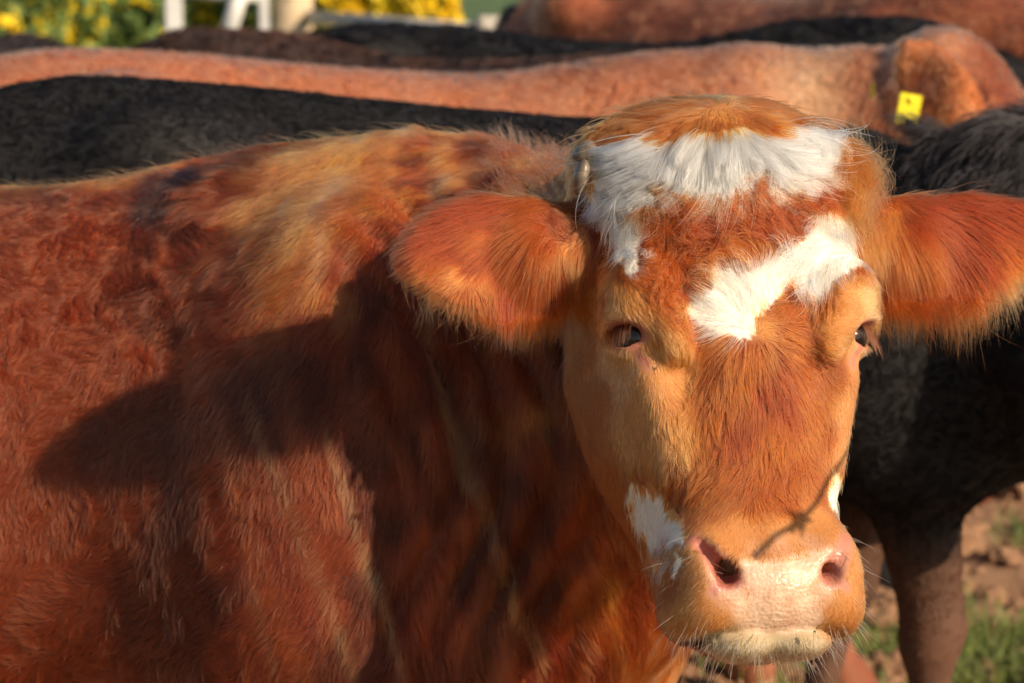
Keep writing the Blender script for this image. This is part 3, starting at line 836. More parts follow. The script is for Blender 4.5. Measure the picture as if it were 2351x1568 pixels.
def grow(P, N, D, ln, lift, curl, rng, k=6, clump=.010, pull=.55, wild=1.0, seed=0, clump_curl=1.0, grav=0.0):
    """grow strands from roots P with normals N, laid along D"""
    n = len(P)
    T = D - N * (D * N).sum(1, keepdims=True)
    T = norm(T + 1e-4)
    B = np.cross(N, T)
    cc, rid = worley(P, clump, seed)
    C = cc - P
    C -= N * (C * N).sum(1, keepdims=True)
    phi0 = wild * (.45 * vnoise(P, 28, seed + 1) + .30 * vnoise(P, 75, seed + 2)) + rng.normal(0, .10, n) + (rid - .5) * .35 * wild
    phi0 = phi0 * (.35 + 1.0 * np.clip(curl, 0, 1))
    phi0 += (rid - .5) * 2.4 * np.clip(curl - .3, 0, 1.2)
    ln = ln * (1 + (rid - .5) * .7 * np.clip(curl, 0, 1))
    sgn = np.clip((vnoise(P, 24, seed + 5) + .7 * vnoise(P, 51, seed + 8)) * 3.5, -1, 1)
    cu = curl * (1.3 + 1.2 * rid) * sgn * clump_curl
    lf = lift * (1 + .35 * vnoise(P, 60, seed + 6)) + rng.normal(0, .04, n)
    lf += curl * .35 * np.clip(vnoise(P, 45, seed + 7), -.4, 1)
    s = np.linspace(0, 1, k)
    pts = np.zeros((n, k, 3))
    pos = P - N * .0006
    pts[:, 0] = pos
    ds = 1 / (k - 1)
    for j in range(1, k):
        sj = s[j] - ds * .5
        phi = phi0 + cu * sj * 1.4
        th = lf * (1.15 - 1.15 * sj) + (1 - sj) * .10
        th = np.clip(th, .02, 1.5)
        d = (T * np.cos(phi)[:, None] + B * np.sin(phi)[:, None]) * np.cos(th)[:, None] + N * np.sin(th)[:, None]
        if grav:
            d = norm(d + np.array([0, 0, -grav * sj]))
        pos = pos + d * (ln * ds)[:, None]
        pull_j = (pull * (sj ** 1.3)) * ds * 2.2
        C2 = C
        pos = pos + C2 * pull_j
        pts[:, j] = pos
    return pts, rid


# ---- materials
def principled(name, col=(.5, .5, .5), rough=.6, **kw):
    m = bpy.data.materials.new(name)
    m.use_nodes = True
    b = m.node_tree.nodes['Principled BSDF']
    b.inputs['Base Color'].default_value = (*col, 1)
    b.inputs['Roughness'].default_value = rough
    for k_, v_ in kw.items():
        b.inputs[k_.replace('_', ' ')].default_value = v_
    return m


def hair_material(name, rough=.38, radial=.5, coat=0.0, rr=.15, ior=1.40):
    m = bpy.data.materials.new(name)
    m.use_nodes = True
    t_ = m.node_tree
    t_.nodes.clear()
    o = t_.nodes.new('ShaderNodeOutputMaterial')
    h = t_.nodes.new('ShaderNodeBsdfHairPrincipled')
    h.model = 'CHIANG'
    h.parametrization = 'COLOR'
    a = t_.nodes.new('ShaderNodeAttribute')
    a.attribute_name = 'tint'
    t_.links.new(a.outputs['Color'], h.inputs['Color'])
    h.inputs['Roughness'].default_value = rough
    h.inputs['Radial Roughness'].default_value = radial
    h.inputs['Coat'].default_value = coat
    h.inputs['IOR'].default_value = ior
    h.inputs['Random Roughness'].default_value = rr
    t_.links.new(h.outputs[0], o.inputs['Surface'])
    return m


COAT = hair_material('coat_hair')
COAT_DARK = hair_material('dark_coat_hair')
_t = COAT_DARK.node_tree
_t.nodes.clear()
_o = _t.nodes.new('ShaderNodeOutputMaterial')
_b = _t.nodes.new('ShaderNodeBsdfPrincipled')
_a = _t.nodes.new('ShaderNodeAttribute')
_a.attribute_name = 'tint'
_t.links.new(_a.outputs['Color'], _b.inputs['Base Color'])
_b.inputs['Roughness'].default_value = .45
_b.inputs['Specular IOR Level'].default_value = .14
_t.links.new(_b.outputs[0], _o.inputs[0])


def skin_material():
    m = principled('cow_skin', rough=.75)
    t_ = m.node_tree
    N_ = t_.nodes
    b = N_['Principled BSDF']
    tint = N_.new('ShaderNodeAttribute')
    tint.attribute_name = 'tint'
    pad = N_.new('ShaderNodeAttribute')
    pad.attribute_name = 'pad'
    tc = N_.new('ShaderNodeTexCoord')
    # freckled wet pink of the nose
    n1 = N_.new('ShaderNodeTexNoise')
    n1.inputs['Scale'].default_value = 60
    n1.inputs['Detail'].default_value = 5
    rp = N_.new('ShaderNodeValToRGB')
    rp.color_ramp.elements[0].position = .3
    rp.color_ramp.elements[0].color = (.50, .29, .185, 1)
    rp.color_ramp.elements[1].position = .7
    rp.color_ramp.elements[1].color = (.66, .46, .32, 1)
    t_.links.new(tc.outputs['Object'], n1.inputs['Vector'])
    t_.links.new(n1.outputs['Fac'], rp.inputs['Fac'])
    mx = N_.new('ShaderNodeMix')
    mx.data_type = 'RGBA'
    t_.links.new(pad.outputs['Fac'], mx.inputs['Factor'])
    t_.links.new(tint.outputs['Color'], mx.inputs['A'])
    t_.links.new(rp.outputs['Color'], mx.inputs['B'])
    # nostril lining
    nos = N_.new('ShaderNodeAttribute')
    nos.attribute_name = 'flesh'
    mx2 = N_.new('ShaderNodeMix')
    mx2.data_type = 'RGBA'
    mx2.inputs['B'].default_value = (.36, .11, .075, 1)
    t_.links.new(nos.outputs['Fac'], mx2.inputs['Factor'])
    t_.links.new(mx.outputs['Result'], mx2.inputs['A'])
    t_.links.new(mx2.outputs['Result'], b.inputs['Base Color'])
    mr = N_.new('ShaderNodeMapRange')
    mr.inputs['To Min'].default_value = .8
    mr.inputs['To Max'].default_value = .48
    t_.links.new(pad.outputs['Fac'], mr.inputs['Value'])
    t_.links.new(mr.outputs['Result'], b.inputs['Roughness'])
    # pebbled relief with droplets
    vo = N_.new('ShaderNodeTexVoronoi')
    vo.inputs['Scale'].default_value = 260
    t_.links.new(tc.outputs['Object'], vo.inputs['Vector'])
    n2 = N_.new('ShaderNodeTexNoise')
    n2.inputs['Scale'].default_value = 150
    n2.inputs['Detail'].default_value = 6
    t_.links.new(tc.outputs['Object'], n2.inputs['Vector'])
    wv = N_.new('ShaderNodeTexWave')
    wv.inputs['Scale'].default_value = 55
    wv.inputs['Distortion'].default_value = 9
    wv.inputs['Detail'].default_value = 3
    wv.bands_direction = 'Z'
    t_.links.new(tc.outputs['Object'], wv.inputs['Vector'])
    ad = N_.new('ShaderNodeMath')
    ad.operation = 'MULTIPLY_ADD'
    ad.inputs[1].default_value = -.8
    t_.links.new(vo.outputs['Distance'], ad.inputs[0])
    t_.links.new(n2.outputs['Fac'], ad.inputs[2])
    ad2 = N_.new('ShaderNodeMath')
    ad2.operation = 'MULTIPLY_ADD'
    ad2.inputs[1].default_value = .22
    t_.links.new(wv.outputs['Fac'], ad2.inputs[0])
    t_.links.new(ad.outputs[0], ad2.inputs[2])
    bp = N_.new('ShaderNodeBump')
    bp.inputs['Distance'].default_value = .00065
    t_.links.new(pad.outputs['Fac'], bp.inputs['Strength'])
    t_.links.new(ad2.outputs[0], bp.inputs['Height'])
    t_.links.new(bp.outputs['Normal'], b.inputs['Normal'])
    b.inputs['Subsurface Weight'].default_value = 0.08
    b.inputs['Subsurface Radius'].default_value = (.008, .003, .0015)
    b.inputs['Coat Weight'].default_value = 0.0
    cw = N_.new('ShaderNodeMath')
    cw.operation = 'MULTIPLY'
    cw.inputs[1].default_value = .14
    t_.links.new(pad.outputs['Fac'], cw.inputs[0])
    t_.links.new(cw.outputs[0], b.inputs['Coat Weight'])
    b.inputs['Coat Roughness'].default_value = .14
    t_.links.new(bp.outputs['Normal'], b.inputs['Coat Normal'])
    return m


def empty(name, loc, label, cat, group=None):
    o = bpy.data.objects.new(name, None)
    o.empty_display_size = .2
    COL.objects.link(o)
    o.location = loc
    o['label'] = label
    o['category'] = cat
    if group:
        o['group'] = group
    bpy.context.view_layer.update()
    return o


def masks(P):
    """nose pad and flesh masks by place on the head"""
    L = to_head(P)
    x, y, z = L.T
    front = (y < .03) & (np.abs(x) < .14)
    pad = in_poly(x, z, PAD) & front
    pink = np.zeros(len(P), bool)
    for q in PINK[1:]:
        pink |= in_poly(x, z, q) & front
    pink |= in_poly(x, z, PINK[0]) & front & (vnoise(P, 400, 91) > .1)
    nost = np.zeros(len(P), bool)
    for sx in (-1, 1):
        for a, b_, r0, r1 in (((sx * .074, -.203), (sx * .050, -.240), .0065, .0125), ((sx * .058, -.246), (sx * .066, -.254), .006, .004)):
            t_ = np.clip(((x - a[0]) * (b_[0] - a[0]) + (z - a[1]) * (b_[1] - a[1])) / ((b_[0] - a[0]) ** 2 + (b_[1] - a[1]) ** 2), 0, 1)
            d = np.hypot(x - a[0] - t_ * (b_[0] - a[0]), z - a[1] - t_ * (b_[1] - a[1]))
            nost |= (d < r0 + (r1 - r0) * t_) & (y < .03)
    eye = np.zeros(len(P), bool)
    for sx in (-1, 1):
        e = ((x - sx * .128) / .026) ** 2 + ((y - .024) / .027) ** 2 + ((z + .004) / .0135) ** 2
        eye |= e < 1.0
        t_ = np.clip((-.008 - z) / .024, 0, 1)
        eye |= (np.hypot(x - sx * (.121 - .017 * t_), z + .010 + .024 * t_) < .0045) & (y < .03)
    slit = (np.abs(z + .291 - .10 * np.abs(x) + 1.8 * x * x + .12 * (y + .02)) < .004) & (y < .05) & (np.abs(x) < .08)
    return pad, pink, nost, eye, slit


cow = empty('cow', (BX, BY, 0), 'red-brown cow in front turning its white-patched face and pink nose to the camera', 'cow')

G_, Z_ = ask_guides(MV)
pad, pink, nost, eye, slit = masks(MV)
skin = G_[:, 6:9] * .75
Lh = to_head(MV)
for q in WHITE:
    skin[in_poly(Lh[:, 0], Lh[:, 2], q) & (Z_ == 0) & (Lh[:, 1] < .12)] = np.array(PALETTE['W']) * .8


def soften(a, it=2):
    a = a.astype(float)
    for _ in range(it):
        s = np.zeros(len(a))
        c = np.zeros(len(a))
        np.add.at(s, MQ, a[MQ].mean(1, keepdims=True))
        np.add.at(c, MQ, 1)
        a = s / np.maximum(c, 1)
    return a


padv = np.clip(soften(pad, 1), 0, 1)
flesh = np.clip(soften(nost | eye, 1), 0, 1) * np.where((Lh[:, 0] > 0) & (Lh[:, 2] < -.1), .75, 1) + .16 * soften(pink, 2)
padv = np.clip(padv + .75 * soften(pink, 3) + .5 * soften(eye | nost, 1), 0, 1)
SKIN = skin_material()
make_mesh('body', MV, MQ, SKIN, cow, cols={'tint': skin, 'pad': padv, 'flesh': np.clip(flesh, 0, 1)})

# the coat
FC = MV[MQ].mean(1)
FN = norm(MN[MQ].sum(1))
FL = to_head(FC)
tocam = norm(np.array([0, -.2, 1.45]) - FC)
face = (FN * tocam).sum(1)
gq, zq = ask_guides(FC)
shown = (face > -.45) & (FC[:, 0] > -.80) & (FC[:, 2] > .52)
sparse = np.where(shown, 1.0, .05)
wt = np.where(zq == 2, 1.0, 2.3) * sparse
short = np.clip(.010 / gq[:, 3], .6, 1.7)
short = np.where((zq == 0) & (gq[:, 3] > .028), 1.25, short)
wt *= np.where(zq < 2, short, np.where(gq[:, 3] < .012, 2.0, 1.0))
NH = 620000
rng = np.random.default_rng(3)
P, N = scatter(MV, MQ, MN, wt, NH, rng)
pad, pink, nost, eye, slit = masks(P)
keep = ~(pad | nost | eye | slit) & (~pink | (rng.random(len(P)) < .12))
P, N = P[keep], N[keep]
g, zone = ask_guides(P)
L = to_head(P)
D, ln, lift, curl, col = g[:, :3], g[:, 3].copy(), g[:, 4], g[:, 5], g[:, 6:9].copy()
lift = np.where(zone == 2, np.minimum(lift, .9) * .62, lift)
curl = np.where(zone == 2, curl * .55, curl)
# white markings with ragged edges
# ragged edges between the colours of the body
bz = zone == 2
wob = vnoise3(P[bz] * np.array([1, 1, .35]), 38, 80) * np.where(P[bz, 0:1] > -.12, .010, .022) + vnoise3(P[bz], 110, 84) * .009
col[bz] = ask_guides(P[bz] + wob)[0][:, 6:9]
ezw = zone == 1
col[ezw] *= np.array([.86, .74, .75])
jit = np.stack([vnoise(P, 90, 40), vnoise(P, 90, 41)], 1) * .0045 + np.stack([vnoise(P, 300, 42), vnoise(P, 300, 43)], 1) * .0025
wmask = np.zeros(len(P), bool)
up = (L[:, 2] > .07)[:, None]
jit = jit + up * np.stack([vnoise(P, 38, 46), vnoise(P, 38, 47)], 1) * .011
for q in WHITE:
    wmask |= in_poly(L[:, 0] + jit[:, 0], L[:, 2] + jit[:, 1], q) & (zone == 0) & (L[:, 1] < .12)
cream = np.array([.90, .78, .56])
mixw = np.clip(.5 + .9 * vnoise(P, 45, 60), 0, 1)[:, None] * .55
col[wmask] = (np.array(PALETTE['W']) * (1 - mixw) + cream * mixw)[wmask]
# streaks of lighter and darker hair down the neck and shoulder
body = zone == 2
Ps = P + np.stack([.06 * np.sin(P[:, 2] * 6 + 1), 0 * P[:, 0], 0 * P[:, 0]], 1)
st = vnoise(Ps * np.array([1, .3, .10]), 45, 70) + .6 * vnoise(Ps * np.array([1, .3, .12]), 110, 71)
f = np.exp(st * .70 * np.clip((P[:, 0] + .42) / .12, 0, 1))
f2 = np.exp(vnoise(P, 55, 72) * .30)
neck = body & (P[:, 0] > -.38)
col[neck] *= f[neck, None] ** np.array([.9, 1.1, 1.1])
tan = np.clip((vnoise(Ps * np.array([1, .3, .08]), 60, 77) - .30) * 3, 0, 1) * np.clip((P[:, 0] + .32) / .1, 0, 1) * body
col = col * (1 - .65 * tan[:, None]) + np.array([.36, .15, .055]) * .65 * tan[:, None]
col[body] *= f2[body, None]
headm = zone < 2
hf = np.exp((vnoise(P, 60, 73) + .6 * vnoise(P, 170, 74)) * .24)
nw = headm & ~wmask
col[nw] *= hf[nw, None] ** np.array([.8, 1.2, 1.3])
ln *= (.75 + .5 * rng.random(len(P)))
ln = np.where((zone == 0) & ~wmask & (L[:, 2] > .16) & (np.abs(L[:, 0]) < .11), np.minimum(ln, .027), ln)
ln = np.where(wmask, np.minimum(ln, np.where(L[:, 2] > .14, .050, .034)), ln)
ln = np.where((zone == 0) & ~wmask & (L[:, 2] <= .16), np.minimum(ln, .030), ln)
stray = rng.random(len(P)) < .012
ln[stray] *= 1.5
lift = np.where(stray, lift + .35, lift)

total = 0
for nm, m, k, clump, pull, rad, wild, grav in (
        ('short_face_hair', (zone == 0) & (ln < .0125), 5, .0045, .35, .00021, .55, 0),
        ('long_face_hair', (zone == 0) & (ln >= .0125) & (ln < .030), 10, .0100, .88, .00023, 1.2, .15),
        ('fringe_hair', (zone == 0) & (ln >= .030), 14, .0130, .88, .00034, .9, .25),
        ('ear_hair', zone == 1, 9, .0060, .80, .00022, .7, .10),
        ('body_hair', zone == 2, 6, .0055, .62, .00031, .9, .08)):
    pts, rid = grow(P[m], N[m], D[m], ln[m], lift[m], curl[m], rng, k=k, clump=clump, pull=pull, wild=wild, seed=7, grav=grav)
    c = col[m] * np.exp((rid - .5) * .30 + rng.normal(0, .13, m.sum()))[:, None]
    r = rad * np.exp(rng.normal(0, .18, m.sum())) * np.where(wmask[m], 1.25, 1)
    o = add_strands(nm, pts, r, np.clip(c, .004, .965), COAT, cow)
    o['kind'] = 'stuff'
    total += m.sum()
print('hairs', total, time.time() - T0)

# ------------------------------------------------------------------ eyes, lashes, whiskers, horn stubs, wet drops
def sphere(name, c, r, mat, parent, scale=(1, 1, 1), seg=32, rot=None):
    bm = bmesh.new()
    bmesh.ops.create_uvsphere(bm, u_segments=seg, v_segments=seg // 2, radius=r)
    for v in bm.verts:
        v.co = Vector((v.co.x * scale[0], v.co.y * scale[1], v.co.z * scale[2]))
        if rot:
            v.co = rot @ v.co
        v.co += Vector(c)
    for f_ in bm.faces:
        f_.smooth = True
    me = bpy.data.meshes.new(name)
    bm.to_mesh(me)
    bm.free()
    me.materials.append(mat)
    o = bpy.data.objects.new(name, me)
    COL.objects.link(o)
    if parent:
        o.parent = parent
        o.matrix_parent_inverse = parent.matrix_world.inverted()
    return o


def eye_material():
    m = principled('eyeball', (.012, .008, .007), .12)
    t_ = m.node_tree
    b = t_.nodes['Principled BSDF']
    a = t_.nodes.new('ShaderNodeAttribute')
    a.attribute_name = 'white'
    mx = t_.nodes.new('ShaderNodeMix')
    mx.data_type = 'RGBA'
    mx.inputs['A'].default_value = (.012, .007, .006, 1)
    mx.inputs['B'].default_value = (.42, .27, .25, 1)
    t_.links.new(a.outputs['Fac'], mx.inputs['Factor'])
    t_.links.new(mx.outputs['Result'], b.inputs['Base Color'])
    b.inputs['Coat Weight'].default_value = .35
    b.inputs['Coat Roughness'].default_value = .06
    return m


EYE = eye_material()
EYE.node_tree.nodes['Principled BSDF'].inputs['Specular IOR Level'].default_value = .2
R3 = HEAD.to_3x3()
for sx in (-1, 1):
    c = HEAD @ Vector((sx * .1085, .0430, -.0045))
    o = sphere('eye', c, .0195, EYE, cow, seg=48)
    me = o.data
    look = (R3 @ Vector((sx * .80, -.60, -.02))).normalized()
    a = me.attributes.new('white', 'FLOAT', 'POINT')
    a.data.foreach_set('value', [min(1, max(0, (math.degrees((v.co - c).angle(look)) - 60) / 5)) for v in me.vertices])

LASH = hair_material('lash_hair', .3)
WHISK = hair_material('whisker_hair', .25)
pts, cols_ = [], []
rs = np.random.default_rng(8)
for sx in (-1, 1):
    for i in range(100):
        t = .28 + .72 * rs.random() ** .8
        a0 = Vector((sx * (.108 + .024 * t), .010 + .045 * t + rs.normal(0, .001), .0095 - .004 * t * t + rs.normal(0, .0015)))
        ln_ = .018 + .018 * t * rs.random() + .006 * rs.random()
        d = Vector((sx * (.25 + .35 * t), -.65, -.55 + rs.normal(0, .12)))
        p = a0.copy()
        st_ = [HEAD @ p]
        for k in range(7):
            d = (d + Vector((0, .02, -.20))).normalized()
            p = p + d * (ln_ / 7)
            st_.append(HEAD @ p)
        pts.append([tuple(q) for q in st_])
        cols_.append(np.array((.16, .045, .02)) * math.exp(rs.normal(0, .3)))
o = add_strands('eyelashes', np.array(pts), np.full(len(pts), .00026), np.array(cols_), LASH, cow)
o['kind'] = 'stuff'

pts, cols_ = [], []
cand = np.nonzero((np.abs(Lh[:, 2] + .255) < .06) & (Lh[:, 1] < .075) & (np.abs(Lh[:, 0]) < .12))[0]
wts = np.where(Lh[cand, 2] < -.283, 1.7, np.where(np.abs(Lh[cand, 0]) > .06, .5, .02))
for i in rs.choice(cand, 240, p=wts / wts.sum()):
    p = Vector(MV[i])
    if in_poly(Lh[i:i + 1, 0], Lh[i:i + 1, 2], PAD)[0]:
        continue
    n_ = Vector(MN[i])
    dn = R3 @ Vector((np.sign(Lh[i, 0]) * .35, -.05, -.55))
    d = (n_ * .8 + dn + Vector(rs.normal(0, .16, 3))).normalized()
    ln_ = rs.uniform(.010, .036)
    sg = Vector((rs.normal(0, .05), rs.normal(0, .05), -.06))
    st_ = [tuple(p)]
    for k in range(6):
        d = (d + sg).normalized()
        p = p + d * (ln_ / 6)
        st_.append(tuple(p))
    pts.append(st_)
    cols_.append(np.array((.80, .62, .42)) * math.exp(rs.normal(0, .25)))
o = add_strands('whiskers', np.array(pts), np.full(len(pts), .00026), np.clip(np.array(cols_), 0, .95), WHISK, cow)
o['kind'] = 'stuff'

# curly tuft hanging over the right end of the poll
r_ = np.random.default_rng(14)
nT = 2600
ids = np.nonzero((np.abs(Lh[:, 0] - .118) < .016) & (np.abs(Lh[:, 2] - .165) < .030) & (Lh[:, 1] < .12))[0]
ids = r_.choice(ids, nT)
P_ = MV[ids] + r_.normal(0, .003, (nT, 3))
D_ = norm(np.tile(HM[:3, :3] @ np.array([.75, -.25, -.55]), (nT, 1)))
pts_, rid = grow(P_, MN[ids], D_, r_.uniform(.030, .070, nT), np.full(nT, .75), np.full(nT, .9), r_, k=14, clump=.013, pull=.95, seed=31, wild=1.5, grav=.55)
cc = np.array([.30, .085, .02]) * np.exp((rid - .5) * .8 + r_.normal(0, .15, nT))[:, None]
o = add_strands('poll_tuft', pts_, np.full(nT, .00026), cc, COAT, cow)
o['kind'] = 'stuff'
# hair standing on the crest of the neck
ids = np.nonzero((MV[:, 0] > -.02) & (MV[:, 0] < .11) & (MN[:, 2] > .80) & (MV[:, 1] > 2.80) & (MV[:, 1] < 3.15))[0]
nT = 900
ids = r_.choice(ids, nT)
P_ = MV[ids] + r_.normal(0, .003, (nT, 3))
D_ = norm(np.tile(np.array([-.6, 0, .5]), (nT, 1)) + r_.normal(0, .25, (nT, 3)))
pts_, rid = grow(P_, MN[ids], D_, r_.uniform(.015, .045, nT), np.full(nT, 1.25), np.full(nT, .5), r_, k=9, clump=.012, pull=.8, seed=33)
cc = np.array([.22, .05, .018]) * np.exp((rid - .5) * .8)[:, None]
o = add_strands('crest_hair', pts_, np.full(nT, .0003), cc, COAT, cow)
o['kind'] = 'stuff'

# long fine strands hanging from the lower edges of the ears
for sx, n_, l0, l1 in ((1, 900, .035, .080), (-1, 500, .020, .050)):
    lo_e = .015 if sx > 0 else .035
    ids = np.nonzero((Lh[:, 0] * sx > .165) & (Lh[:, 0] * sx < .33) & (MN[:, 2] < -.45) & (np.abs(Lh[:, 2] - (.05 if sx > 0 else .035)) < .05))[0]
    ids = r_.choice(ids, n_)
    P_ = MV[ids] + r_.normal(0, .002, (n_, 3))
    D_ = norm(np.tile(np.array([.18 * sx, -.15, -1.0]), (n_, 1)) + r_.normal(0, .16, (n_, 3)))
    pts_, rid = grow(P_, MN[ids], D_ + MN[ids] * .3, r_.uniform(l0, l1, n_) * r_.uniform(.6, 1, n_), np.full(n_, .9), np.full(n_, .12), r_, k=10, clump=.016, pull=.8, seed=41 + sx, grav=.45)
    cc = np.array([.30, .066, .014]) * np.exp((rid - .5) * .6 + r_.normal(0, .15, n_))[:, None]
    o = add_strands('long_ear_hair', pts_, np.full(n_, .00022), cc, COAT, cow)
    o['kind'] = 'stuff'

# horn stubs on the left of the poll
HORN = principled('horn', (.24, .19, .14), .38)
nz = HORN.node_tree.nodes.new('ShaderNodeTexNoise')
nz.inputs['Scale'].default_value = 90
tcn = HORN.node_tree.nodes.new('ShaderNodeTexCoord')
rmp = HORN.node_tree.nodes.new('ShaderNodeValToRGB')
rmp.color_ramp.elements[0].color = (.055, .042, .034, 1)
rmp.color_ramp.elements[1].color = (.22, .17, .115, 1)
HORN.node_tree.links.new(tcn.outputs['Object'], nz.inputs['Vector'])
HORN.node_tree.links.new(nz.outputs['Fac'], rmp.inputs['Fac'])
HORN.node_tree.links.new(rmp.outputs['Color'], HORN.node_tree.nodes['Principled BSDF'].inputs['Base Color'])
for c, r, s3, an in ((hp(-.138, .074, .183), .0165, (.80, 1, .85), 35), (hp(-.147, .066, .158), .0125, (.62, .95, 1.45), 12)):
    o = sphere('horn_stub', c, r, HORN, cow, s3, 24, Matrix.Rotation(R(an), 3, 'Y'))
    vs = np.zeros(len(o.data.vertices) * 3)
    o.data.vertices.foreach_get('co', vs)
    vs = vs.reshape(-1, 3)
    vs += norm(vs - np.array(c)) * (vnoise(vs, 120, 3) * .0016)[:, None]
    o.data.vertices.foreach_set('co', vs.ravel())

WATER = principled('wet_drop', (1, 1, 1), .02)
WATER.node_tree.nodes['Principled BSDF'].inputs['Transmission Weight'].default_value = 1
WATER.node_tree.nodes['Principled BSDF'].inputs['IOR'].default_value = 1.33
sphere('tear_drop', hp(-.104, -.006, -.040), .0030, WATER, cow, (1, 1, 1.1), 16)
dr = hp(.030, -.030, -.292)
bm = bmesh.new()
prof = [(0, .0009), (-.004, .0012), (-.012, .0005), (-.022, .0004), (-.030, .0009), (-.033, .0017), (-.0355, .0012), (-.037, .0002)]
ring = []
for z_, r_ in prof:
    ring.append([bm.verts.new((dr[0] + r_ * math.cos(a * math.pi / 5), dr[1] + r_ * math.sin(a * math.pi / 5), dr[2] + z_)) for a in range(10)])
for a_, b_ in zip(ring, ring[1:]):
    for i in range(10):
        f_ = bm.faces.new((a_[i], a_[(i + 1) % 10], b_[(i + 1) % 10], b_[i]))
        f_.smooth = True
bm.faces.new(ring[0])
bm.faces.new(ring[-1][::-1])
bmesh.ops.recalc_face_normals(bm, faces=bm.faces)
me = bpy.data.meshes.new('saliva_string')
bm.to_mesh(me)
bm.free()
me.materials.append(WATER)
o = bpy.data.objects.new('saliva_string', me)
COL.objects.link(o)
o.parent = cow
o.matrix_parent_inverse = cow.matrix_world.inverted()


# ------------------------------------------------------------------ the herd behind
LEGGY = (.085, .038, .020)


def herd_cow(label, ox, oy, yaw, s, base, light, head, neck, group, h=.016, nh=45000, ears=True, tag=None, fore=(0, 0), extra=(), hair_len=.020, hrad=.0011,
             tuft=None, skin_rough=.7, seed=1, body=BODY, legs_brown=False, marks=()):
    ca, sa = math.cos(yaw), math.sin(yaw)
    ex = [ox + s * (a * ca - b * sa) for a in (-1.8, .45) for b in (-.42, .42)]
    ey = [oy + s * (a * sa + b * ca) for a in (-1.8, .45) for b in (-.42, .42)]
    ht = head.translation
    x0, x1 = min(min(ex), ht.x - .42), max(max(ex), ht.x + .42)
    y0, y1 = min(min(ey), ht.y - .42), max(max(ey), ht.y + .42)
    F = Field(np.arange(x0, x1, h), np.arange(y0, y1, h), np.arange(-.03, 1.62, h))
    body_fields(F, ox, oy, yaw, s, fore=fore, body=body)
    nlo, nhi = (x0, y0, .2), (x1, y1, 1.6)
    for a, b, ra, rb in list(neck) + list(extra):
        F.add(cone(a, b, ra, rb), nlo, nhi, k=.08)
    head_fields(F, head, s=s, fine=h < .012)
    if ears is True:
        ear_fields(F, head, (-.115, .125, .095), (-.32, .12, .06), (.12, 0, 1), s=s, half=.055)
        ear_fields(F, head, (.115, .125, .095), (.32, .12, .06), (-.12, 0, 1), s=s, half=.055)
    else:
        for e in ears:
            ear_fields(F, Matrix.Identity(4), *e[:3], s=e[3], half=.075)
    V, Q = surface_nets(F)
    V = smooth_mesh(V, Q, 2, .5)
    N = vert_normals(V, Q)
    root = empty('cow', (ox, oy, 0), label, 'cow', group)

    def tint(P_):
        a = vnoise(P_, 5, seed) + .6 * vnoise(P_, 14, seed + 1) + .5 * vnoise(P_ * np.array([1, 1, .4]), 40, seed + 2)
        t_ = np.clip(.5 + .55 * a, 0, 1)[:, None]
        c = np.array(base) * (1 - t_) + np.array(light) * t_
        for mc, mr, mcol in marks:
            q_ = np.clip(1.4 - np.linalg.norm((P_ - np.array(mc)) / np.array(mr), axis=1) + .35 * vnoise(P_, 9, seed + 5), 0, 1)[:, None]
            c = c * (1 - q_) + np.array(mcol) * q_
        if legs_brown:
            q_ = np.clip((.61 - P_[:, 2]) / .07, 0, 1)[:, None]
            c = c * (1 - q_) + (np.array(LEGGY) * (.7 + .9 * t_)) * q_
        return c
    c = tint(V)
    z0 = np.zeros(len(V))
    make_mesh('body', V, Q, SKIN, root, cols={'tint': c * .8, 'pad': z0, 'flesh': z0})
    if nh:
        r_ = np.random.default_rng(seed)
        FCc = V[Q].mean(1)
        FNn = norm(N[Q].sum(1))
        vis = ((FNn * norm(np.array([0, 0, 1.5]) - FCc)).sum(1) > -.4) & (FCc[:, 2] > .35)
        P_, N_ = scatter(V, Q, N, np.where(vis, 1, .05), nh, r_)
        D_ = np.tile(np.array([-ca * .75, -sa * .75, -.65]), (len(P_), 1))
        cu = np.full(len(P_), .6)
        ln_ = hair_len * (.7 + .6 * r_.random(len(P_))) * np.clip((P_[:, 2] - .25) / .4, .3, 1)
        pts_, rid = grow(P_, N_, D_, ln_, np.full(len(P_), .4), cu, r_, k=4, clump=.022 if hair_len > .015 else .011, pull=.6 if hair_len > .015 else .4, seed=seed + 9)
        cc = tint(P_) * np.exp((rid - .5) * .4 + r_.normal(0, .15, len(P_)))[:, None]
        o_ = add_strands('coat', pts_, np.full(len(P_), hrad), np.clip(cc, .004, .9), COAT_DARK if base[0] < .05 else COAT, root)
        o_['kind'] = 'stuff'
    return root, V, Q, N


def head_at(x, y, z, yaw, tilt, roll=0, s=1.0):
    return (Matrix.Translation((x, y, z)) @ Matrix.Rotation(R(yaw), 4, 'Z') @ Matrix.Rotation(R(-tilt), 4, 'X')
            @ Matrix.Rotation(R(roll), 4, 'Y') @ Matrix.Scale(s, 4))


HG = 'cattle crowded behind the front cow'
BLK, BLK2 = (.0045, .0038, .0042), (.0095, .0080, .0088)
